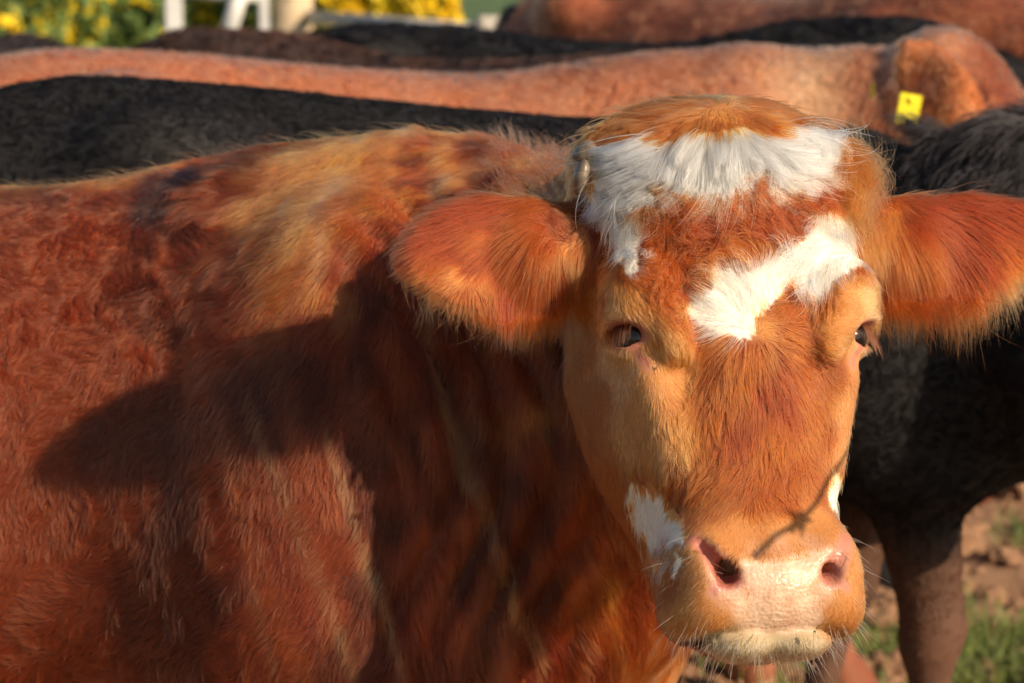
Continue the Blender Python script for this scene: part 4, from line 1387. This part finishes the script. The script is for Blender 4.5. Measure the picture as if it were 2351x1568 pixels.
# black cow right behind
Ahead = head_at(.885, 3.78, 1.050, 25, 30)
ABODY = [(x, w_, zt + dz, zb + dz2) for (x, w_, zt, zb), dz, dz2 in zip(BODY, (.03, .03, .03, .03, .02, .015, .0, -.025, -.085, -.125, -.15, -.13, -.12, -.10), (0, 0, 0, 0, .03, .06, .09, .10, .10, .10, .08, .04, -.02, -.06))]
A, AV, AQ, AN = herd_cow('black cow right behind the front cow, its shaggy dark tuft showing above an ear', .60, 4.18, R(2), 1.0, BLK, BLK2, Ahead,
             (((.66, 4.12, .98), (.80, 4.0, .97), .18, .14), ((.70, 4.12, .86), (.84, 4.0, .88), .20, .15), ((.82, 4.0, .96), (.86, 3.92, .95), .13, .11),
              ((.72, 4.1, .84), (.84, 4.0, .86), .14, .12)), HG, h=.013, nh=140000, hrad=.0007, hair_len=.013, seed=3, fore=(.06, -.10), body=ABODY, legs_brown=True)
# long hair of its poll
r_ = np.random.default_rng(4)
Ai = Ahead.inverted()
cand = np.array(AV) @ np.array(Ai)[:3, :3].T + np.array(Ai)[:3, 3]
m = (cand[:, 2] > .13) & (np.abs(cand[:, 0]) < .15) & (cand[:, 1] < .2)
ids = r_.choice(np.nonzero(m)[0], 7000)
P_ = AV[ids] + r_.normal(0, .004, (7000, 3))
D_ = np.stack([(P_[:, 0] - .885) * 9 - .15, np.full(7000, -.5), np.full(7000, -.9)], 1)
pts_, rid = grow(P_, AN[ids], norm(D_), r_.uniform(.07, .13, 7000), np.full(7000, .8), np.full(7000, .25), r_, k=8, clump=.02, pull=.8, seed=2, grav=.5)
o = add_strands('poll_tuft', pts_, np.full(7000, .0008), np.exp(rid * 2.2 - .9)[:, None] * np.array([[.034, .031, .033]]), COAT_DARK, A)
o['kind'] = 'stuff'

# brown cow with the yellow ear tags
Bhead = head_at(.965, 4.95, 1.205, 66, 38, s=.90)
BBODY = [(x, w_, zt + dz, zb) for (x, w_, zt, zb), dz in zip(BODY, (.035, .035, .035, .033, .03, .028, .02, .01, .0, .0, .0, .0, .0, .0))]
B, BV, BQ, BN = herd_cow('brown cow with yellow ear tag in the row behind the black cow', .40, 5.15, R(2), 1.0, (.24, .065, .024), (.44, .17, .08), Bhead,
             (((.50, 5.12, 1.12), (.68, 5.08, 1.16), .16, .12), ((.68, 5.08, 1.16), (.84, 5.0, 1.22), .12, .10), ((.50, 5.1, .92), (.78, 5.02, 1.02), .19, .11)),
             HG, h=.013, nh=80000, ears=(((.840, 4.76, 1.165), (.690, 4.66, 1.330), (-.7, .1, -.6), .9),), hrad=.0011, seed=13, fore=(.22, .05), body=BBODY,
             marks=(((-.75, 5.1, 1.3), (.8, .6, .4), (.44, .14, .06)), ((.57, 5.0, 1.22), (.085, .2, .14), (.60, .33, .17)), ((.925, 4.82, 1.27), (.03, .10, .03), (.75, .62, .42)), ((.90, 4.8, 1.13), (.09, .15, .05), (.50, .24, .10)), ((.80, 4.70, 1.25), (.16, .11, .14), (.44, .13, .035)), ((.755, 4.66, 1.24), (.055, .07, .07), (.09, .020, .008)), ((.95, 4.9, 1.28), (.10, .10, .07), (.17, .036, .012))))  # coat patches, plus lit ear rim and shaded ear hollow put into colour
TAGM = principled('yellow_tag', (.85, .72, .02), .45)


def slab(name, c, sx_, sy_, sz_, mat, parent, rot=None, bev=.004):
    bm_ = bmesh.new()
    bmesh.ops.create_cube(bm_, size=1)
    for v in bm_.verts:
        v.co = Vector((v.co.x * sx_, v.co.y * sy_, v.co.z * sz_))
    bmesh.ops.bevel(bm_, geom=bm_.edges[:], offset=min(bev, sx_ * .4, sy_ * .4, sz_ * .4), segments=2, affect='EDGES')
    for v in bm_.verts:
        if rot:
            v.co = rot @ v.co
        v.co += Vector(c)
    me_ = bpy.data.meshes.new(name)
    bm_.to_mesh(me_)
    bm_.free()
    me_.materials.append(mat)
    o_ = bpy.data.objects.new(name, me_)
    COL.objects.link(o_)
    if parent:
        o_.parent = parent
        o_.matrix_parent_inverse = parent.matrix_world.inverted()
    return o_


et = slab('ear_tag', (.700, 4.625, 1.215), .040, .004, .055, TAGM, B, Matrix.Rotation(R(10), 3, 'Y'), .009)
sphere('stud', (.704, 4.621, 1.232), .006, TAGM, et, (1, .5, 1), 16)
slab('ear_tag', (.655, 4.765, 1.240), .030, .003, .028, TAGM, B, Matrix.Rotation(R(75), 3, 'Z'), .005)

far = [
    ('dark brown cow whose hump shows in front of the white gate', -.66, 6.35, R(158), 1.0, (.035, .018, .014), (.085, .042, .030), 200, 5),
    ('black cow whose back shows between the tagged cow and the big red cow', .78, 6.0, R(-30), 1.03, BLK, BLK2, -20, 6),
    ('big red cow whose back is cut off by the top edge of the picture', 1.12, 7.0, R(-52), 1.10, (.17, .036, .012), (.36, .10, .035), -40, 7),
    ('black cow farthest to the right, beyond the big red cow', 1.75, 8.6, R(15), 1.12, BLK, (.03, .03, .045), 20, 8),
    ('small dark cow at the far left by the gorse', -1.42, 7.4, R(75), .96, (.02, .014, .014), (.05, .035, .035), 75, 9),
]
for lab, ox, oy, yaw, s, b_, l_, hy, sd in far:
    dx, dy = math.cos(yaw), math.sin(yaw)
    hx, hy2 = ox + dx * .62 * s, oy + dy * .62 * s
    hd = head_at(hx, hy2, 1.0 * s, math.degrees(yaw) + 90, 38)
    nk = (((ox + dx * .15, oy + dy * .15, 1.08 * s), (ox + dx * .45 * s, oy + dy * .45 * s, 1.05 * s), .19 * s, .13 * s),
          ((ox + dx * .15, oy + dy * .15, .90 * s), (ox + dx * .42 * s, oy + dy * .42 * s, .92 * s), .20 * s, .12 * s))
    herd_cow(lab, ox, oy, yaw, s, b_, l_, hd, nk, HG, h=.024, nh=26000, hrad=.0017, hair_len=.028, seed=sd)
print('herd', time.time() - T0)

# ------------------------------------------------------------------ ground
def noise_mat(name, stops, scale=8, detail=6, rough=.9, bump=0.0, bscale=60):
    m = principled(name, rough=rough)
    t_ = m.node_tree
    b = t_.nodes['Principled BSDF']
    tc = t_.nodes.new('ShaderNodeTexCoord')
    n_ = t_.nodes.new('ShaderNodeTexNoise')
    n_.inputs['Scale'].default_value = scale
    n_.inputs['Detail'].default_value = detail
    r_ = t_.nodes.new('ShaderNodeValToRGB')
    while len(r_.color_ramp.elements) < len(stops):
        r_.color_ramp.elements.new(.5)
    for e, (p, c) in zip(r_.color_ramp.elements, stops):
        e.position = p
        e.color = (*c, 1)
    t_.links.new(tc.outputs['Object'], n_.inputs['Vector'])
    t_.links.new(n_.outputs['Fac'], r_.inputs['Fac'])
    t_.links.new(r_.outputs['Color'], b.inputs['Base Color'])
    if bump:
        n2 = t_.nodes.new('ShaderNodeTexNoise')
        n2.inputs['Scale'].default_value = bscale
        n2.inputs['Detail'].default_value = 8
        bp = t_.nodes.new('ShaderNodeBump')
        bp.inputs['Distance'].default_value = bump
        t_.links.new(tc.outputs['Object'], n2.inputs['Vector'])
        t_.links.new(n2.outputs['Fac'], bp.inputs['Height'])
        t_.links.new(bp.outputs['Normal'], b.inputs['Normal'])
    return m


SOIL = noise_mat('soil', ((.3, (.17, .085, .045)), (.55, (.30, .165, .09)), (.75, (.40, .24, .14))), 7, 6, .95, .01, 90)
FIELD = noise_mat('field_grass', ((.3, (.045, .085, .020)), (.6, (.085, .14, .035)), (.8, (.13, .17, .05))), .8, 8, .95, .02, 30)


def grid_mesh(name, xs, ys, zf, mat, parent=None):
    X, Y = np.meshgrid(xs, ys, indexing='ij')
    Pg = np.stack([X.ravel(), Y.ravel(), np.zeros(X.size)], 1)
    Pg[:, 2] = zf(Pg)
    nx, ny = len(xs), len(ys)
    I = np.arange(nx * ny).reshape(nx, ny)
    Qg = np.stack([I[:-1, :-1], I[1:, :-1], I[1:, 1:], I[:-1, 1:]], -1).reshape(-1, 4)
    return make_mesh(name, Pg, Qg, mat, parent)


def far_z(P_):
    d = np.maximum(P_[:, 1] - 30, 0)
    return -.16 + d * .006 + .0


xsf = np.concatenate([-np.geomspace(400, 12, 24), np.linspace(-10, 10, 21), np.geomspace(12, 400, 24)])
ysf = np.concatenate([-np.geomspace(200, 12, 14), np.linspace(-10, 20, 31), np.geomspace(22, 900, 30)])
o = grid_mesh('field', xsf, ysf, far_z, FIELD)
o['kind'] = 'structure'


def soil_z(P_):
    e = np.maximum(np.maximum(np.abs(P_[:, 0]) - 5.2, np.maximum(.2 - P_[:, 1], P_[:, 1] - 11.2)), 0)
    z = .045 * vnoise(P_, 2.3, 31) + .030 * vnoise(P_, 6, 32) + .018 * vnoise(P_, 17, 33) + .008 * vnoise(P_, 40, 34)
    return z - .035 - e * .16


o = grid_mesh('ground', np.arange(-6.2, 6.2, .035), np.arange(-.8, 12.2, .035), soil_z, SOIL)
o['kind'] = 'structure'

# clods of earth
def ico(sub):
    bm_ = bmesh.new()
    bmesh.ops.create_icosphere(bm_, subdivisions=sub, radius=1)
    a_ = np.array([v.co[:] for v in bm_.verts])
    b_ = np.array([[v.index for v in f_.verts] for f_ in bm_.faces])
    bm_.free()
    return a_, b_


r_ = np.random.default_rng(21)
VV, FF = [], []
n0 = 0
for i in range(2600):
    big = i < 420
    iv, iF = ico(4) if i == 0 else ((iv, iF) if i != 420 else ico(2))
    x, y = (r_.uniform(.15, 2.2), r_.uniform(4.6, 9.0)) if r_.random() < .8 else (r_.uniform(-3, 3.5), r_.uniform(3.5, 10.5))
    z = soil_z(np.array([[x, y, 0]]))[0]
    rr = r_.uniform(.025, .075) if big else r_.uniform(.006, .020)
    v = iv * (rr * r_.uniform(.6, 1.4, 3)) * np.array([1, 1, .7])
    q_ = iv + i * 3.1
    v = v * (1 + .55 * vnoise(q_, 1.7, 5) + .45 * vnoise(q_, 4.5, 6) + (.25 * vnoise(q_, 11, 7) if big else 0))[:, None]
    VV.append(v + np.array([x, y, z]))
    FF.append(iF + n0)
    n0 += len(iv)
o = make_mesh('soil_clods', np.concatenate(VV), np.concatenate(FF), SOIL, smooth=False)
o['kind'] = 'stuff'
o['label'] = 'lumps of dry brown earth on the trampled ground'

GRASS = hair_material('grass_blade', .5)
GRASS.node_tree.nodes.clear()
_o = GRASS.node_tree.nodes.new('ShaderNodeOutputMaterial')
_b = GRASS.node_tree.nodes.new('ShaderNodeBsdfPrincipled')
_a = GRASS.node_tree.nodes.new('ShaderNodeAttribute')
_a.attribute_name = 'tint'
GRASS.node_tree.links.new(_a.outputs['Color'], _b.inputs['Base Color'])
_b.inputs['Roughness'].default_value = .5
GRASS.node_tree.links.new(_b.outputs[0], _o.inputs[0])


def blades(name, P_, ln_, rad, base, tip, seed):
    r2 = np.random.default_rng(seed)
    n = len(P_)
    az = r2.uniform(0, 2 * math.pi, n)
    le = r2.uniform(.05, .7, n)
    k = 5
    pts_ = np.zeros((n, k, 3))
    for j in range(k):
        s = j / (k - 1)
        pts_[:, j] = P_ + np.stack([np.cos(az) * le * s * s, np.sin(az) * le * s * s, s * (1 - .3 * le * s)], 1) * ln_[:, None]
    c = np.array(base) * (1 - r2.random((n, 1))) + np.array(tip) * r2.random((n, 1))
    return add_strands(name, pts_, np.full(n, rad), c, GRASS, None)


pp = r_.uniform([-3.5, 4.2, 0], [3.5, 10.8, 0], (150000, 3))
dens = vnoise(pp, 1.1, 51) + .6 * vnoise(pp, 3.0, 52)
hot = np.zeros(len(pp))
for cx_, cy_, rr in ((1.10, 5.45, .18), (.62, 5.55, .16), (1.32, 6.6, .08)):
    hot = np.maximum(hot, 1.6 * np.exp(-((pp[:, 0] - cx_) ** 2 + (pp[:, 1] - cy_) ** 2) / rr ** 2))
pp = pp[(dens > 1.15) | (hot > r_.uniform(.2, 1.4, len(pp)))]
ex_ = []
for cx_, cy_, rr, n_ in ((1.08, 5.45, .16, 1500), (.60, 5.45, .12, 600), (.44, 5.6, .09, 500)):
    ex_.append(np.stack([r_.normal(cx_, rr, n_), r_.normal(cy_, rr * .8, n_), np.zeros(n_)], 1))
pp = np.concatenate([pp] + ex_)
pp[:, 2] = soil_z(pp)
o = blades('grass', pp, r_.uniform(.02, .10, len(pp)), .0022, (.06, .11, .02), (.24, .27, .07), 3)
o['kind'] = 'stuff'
o['label'] = 'tufts of fresh green grass in the trampled soil'

# ------------------------------------------------------------------ gate, fence, gorse
PAINT = noise_mat('white_painted_metal', ((.35, (.50, .50, .48)), (.6, (.68, .68, .66))), 6, 5, .5)
WOOD = noise_mat('weathered_wood', ((.3, (.36, .27, .16)), (.6, (.55, .43, .27))), 9, 6, .85, .004, 40)
GREYW = noise_mat('grey_wood', ((.3, (.32, .29, .25)), (.6, (.52, .48, .42))), 9, 6, .85, .004, 40)


def tube(name, a, b, r, mat, parent, seg=12, r2=None):
    a, b = Vector(a), Vector(b)
    ax = (b - a).normalized()
    u = ax.orthogonal().normalized()
    v = ax.cross(u)
    bm_ = bmesh.new()
    rings = []
    for t_, q in ((0, r), (.5, (r + (r2 or r)) / 2), (1, r2 or r)):
        c = a + (b - a) * t_
        rings.append([bm_.verts.new(c + (u * math.cos(i * 2 * math.pi / seg) + v * math.sin(i * 2 * math.pi / seg)) * q) for i in range(seg)])
    for p_, q_ in zip(rings, rings[1:]):
        for i in range(seg):
            bm_.faces.new((p_[i], p_[(i + 1) % seg], q_[(i + 1) % seg], q_[i])).smooth = True
    bm_.faces.new(rings[0][::-1])
    bm_.faces.new(rings[-1])
    me_ = bpy.data.meshes.new(name)
    bm_.to_mesh(me_)
    bm_.free()
    me_.materials.append(mat)
    o_ = bpy.data.objects.new(name, me_)
    COL.objects.link(o_)
    if parent:
        o_.parent = parent
        o_.matrix_parent_inverse = parent.matrix_world.inverted()
    return o_


gate = empty('field_gate', (-1.66, 13, 0), 'white painted field gate with slanting braces, left of the thick wooden post', 'gate')
gx0, gx1, gy = -1.67, -1.30, 13.0
slab('stile', (gx0, gy, .66), .085, .06, 1.36, PAINT, gate, bev=.01)
slab('stile', (-1.22, gy, .66), .060, .06, 1.30, PAINT, gate, bev=.01)
for z_ in (.25, .50, .75, 1.00):
    tube('rail', (gx0, gy, z_), (-1.22, gy, z_), .022, PAINT, gate)
tube('rail', (gx0, gy, 1.285), (-1.22, gy, 1.25), .028, PAINT, gate)
tube('brace', (-1.42, gy - .05, 1.0), (-1.31, gy - .05, 1.36), .042, PAINT, gate)

o = tube('fence_post', (-1.085, 13.0, -.1), (-1.075, 13.0, 1.55), .100, WOOD, None, 20, .094)
o['label'] = 'thick round wooden post between the white gate and the rail fence'
o['category'] = 'post'
fence = empty('rail_fence', (-.6, 11.8, 0), 'pale wooden rail fence running right from the thick wooden post', 'fence')
for z_ in (.45, .80, 1.155):
    tube('rail', (-1.00, 12.95, z_), (-.12, 10.75, z_), .034, GREYW, fence, 10)
slab('post', (-.10, 10.70, .60), .10, .10, 1.24, GREYW, fence, Matrix.Rotation(R(20), 3, 'Z'), .01)

LEAF = noise_mat('gorse_green', ((.3, (.055, .10, .020)), (.6, (.12, .18, .035)), (.8, (.24, .27, .05))), 3, 4, .7)
FLOW = noise_mat('gorse_flower', ((.3, (.75, .48, .008)), (.6, (.90, .66, .012))), 6, 3, .6)
STEM = noise_mat('gorse_stem', ((.3, (.10, .07, .04)), (.6, (.16, .11, .07))), 10, 3, .9)


def bush(label, cx, cy, rx, ry, hz, flower, seed, nleaf=9000):
    r2 = np.random.default_rng(seed)
    root = empty('gorse_bush', (cx, cy, -.1), label, 'bush', 'gorse bushes behind the fence')
    lob = [(r2.uniform(-.6, .6) * rx, r2.uniform(-.6, .6) * ry, r2.uniform(.45, .8) * hz, r2.uniform(.35, .55)) for _ in range(9)]

    def quads(n, size, keep=None, out=1.0):
        Pp = []
        for lx, ly, lz, lr in lob:
            k_ = n // len(lob)
            d = norm(r2.normal(0, 1, (k_, 3)))
            rad_ = lr * (r2.random(k_) ** .35) * out
            Pp.append(np.stack([cx + lx + d[:, 0] * rad_ * rx * .8, cy + ly + d[:, 1] * rad_ * ry * .8, np.maximum(lz + d[:, 2] * rad_ * hz * .75, .02)], 1))
        Pp = np.concatenate(Pp)
        Pp += vnoise3(Pp, 3, seed) * .08
        if keep is not None:
            Pp = Pp[keep(Pp)]
        n = len(Pp)
        a = norm(r2.normal(0, 1, (n, 3)))
        b = norm(np.cross(a, r2.normal(0, 1, (n, 3))))
        s_ = size * r2.uniform(.6, 1.4, (n, 1))
        V4 = np.stack([Pp - a * s_, Pp - b * s_ * .45, Pp + a * s_, Pp + b * s_ * .45], 1).reshape(-1, 3)
        return V4, np.arange(len(V4)).reshape(-1, 4)
    V4, Q4 = quads(nleaf, .055)
    o_ = make_mesh('foliage', V4, Q4, LEAF, root, smooth=False)
    o_['kind'] = 'stuff'
    if flower:
        V4, Q4 = quads(int(nleaf * flower * 2.6), .048, lambda p_: (vnoise(p_, 1.7, seed + 3) + .4 * vnoise(p_, 5, seed + 4)) > -.05 - flower * .45, 1.07)
        o_ = make_mesh('flowers', V4, Q4, FLOW, root, smooth=False)
        o_['kind'] = 'stuff'
    for i in range(5):
        a = r2.uniform(0, 6.28)
        tube('stem', (cx + .1 * math.cos(a), cy + .1 * math.sin(a), -.15), (cx + .5 * rx * math.cos(a), cy + .5 * ry * math.sin(a), hz * .4), .025, STEM, root, 6, .015)


bush('gorse bush full of yellow flowers at the far left edge', -3.45, 16.6, .55, .6, 1.7, 1.0, 1)
bush('mostly green bush left of the white gate', -2.70, 16.0, .80, .7, 1.75, .10, 2, 14000)
bush('green bush with a few yellow flowers just behind the white gate', -1.95, 17.0, .65, .6, 1.6, .5, 3, 11000)
bush('yellow flowering gorse behind the gate braces', -1.35, 16.0, .45, .5, 1.55, 1.2, 4)
bush('brightest yellow gorse bush right of the thick wooden post', -.72, 15.4, .52, .5, 1.5, 2.0, 5, 11000)
bush('small green bush low behind the left end of the herd', -2.25, 12.0, .32, .3, 1.12, .15, 6, 6000)

# barbed wire hanging loose beside the photographer: its shadow falls across the nose
WIRE = principled('rusty_wire', (.18, .12, .09), .6, Metallic=.6)
sun = np.array(SUN)
nose_a, nose_b, nose_c = np.array(hp(.085, .0, -.135)), np.array(hp(.030, -.015, -.188)), np.array(hp(-.022, -.028, -.222))
wire = empty('barbed_wire', tuple(nose_b + sun * .75), 'loose end of rusty barbed wire that casts the thin shadow on the nose', 'wire')
w0 = nose_a + sun * .75
w1 = nose_b + sun * .75
w2 = nose_c + sun * .75
chain = [w0 + (w0 - w1) * 6 + np.array([.3, 0, .05]), w0 + (w0 - w1) * 2.2, w0, (w0 + w1) / 2 - np.array([0, 0, .004]), w1, (w1 + w2) / 2 + np.array([0, 0, .004]), w2]
bm = bmesh.new()
prev = None
allr = []
for i in range(len(chain)):
    t_ = Vector(chain[min(i + 1, len(chain) - 1)] - chain[max(i - 1, 0)]).normalized()
    u = t_.orthogonal().normalized()
    v = t_.cross(u)
    allr.append([bm.verts.new(Vector(chain[i]) + (u * math.cos(a * math.pi / 3) + v * math.sin(a * math.pi / 3)) * .0030) for a in range(6)])
for p_, q_ in zip(allr, allr[1:]):
    for i in range(6):
        bm.faces.new((p_[i], p_[(i + 1) % 6], q_[(i + 1) % 6], q_[i]))
bm.faces.new(allr[0])
bm.faces.new(allr[-1][::-1])
me = bpy.data.meshes.new('strand')
bm.to_mesh(me)
bm.free()
me.materials.append(WIRE)
o = bpy.data.objects.new('strand', me)
COL.objects.link(o)
o.parent = wire
o.matrix_parent_inverse = wire.matrix_world.inverted()
wd = Vector(w0 - w1).normalized()
for k_, dv in enumerate(((.012, .008, .012), (-.012, .006, .010), (.004, -.014, -.012), (-.008, -.010, .013))):
    tube('barb', Vector(w1) - Vector(dv) * .5 + wd * .004 * (k_ - 1.5), Vector(w1) + Vector(dv) + wd * .004 * (k_ - 1.5), .0026, WIRE, wire, 6, .0012)
for off in (-.006, -.002, .002, .006):
    tube('barb', Vector(w1) + wd * off, Vector(w1) + wd * (off + .003), .0062, WIRE, wire, 8)
# the post it hangs from, out of the picture on the right
pt = chain[0]
o = tube('wire_post', (pt[0], pt[1], -.1), (pt[0], pt[1], pt[2] + .12), .05, WOOD, None, 14, .045)
o['label'] = 'wooden post outside the picture that carries the loose barbed wire'
o['category'] = 'post'
print('all', time.time() - T0)
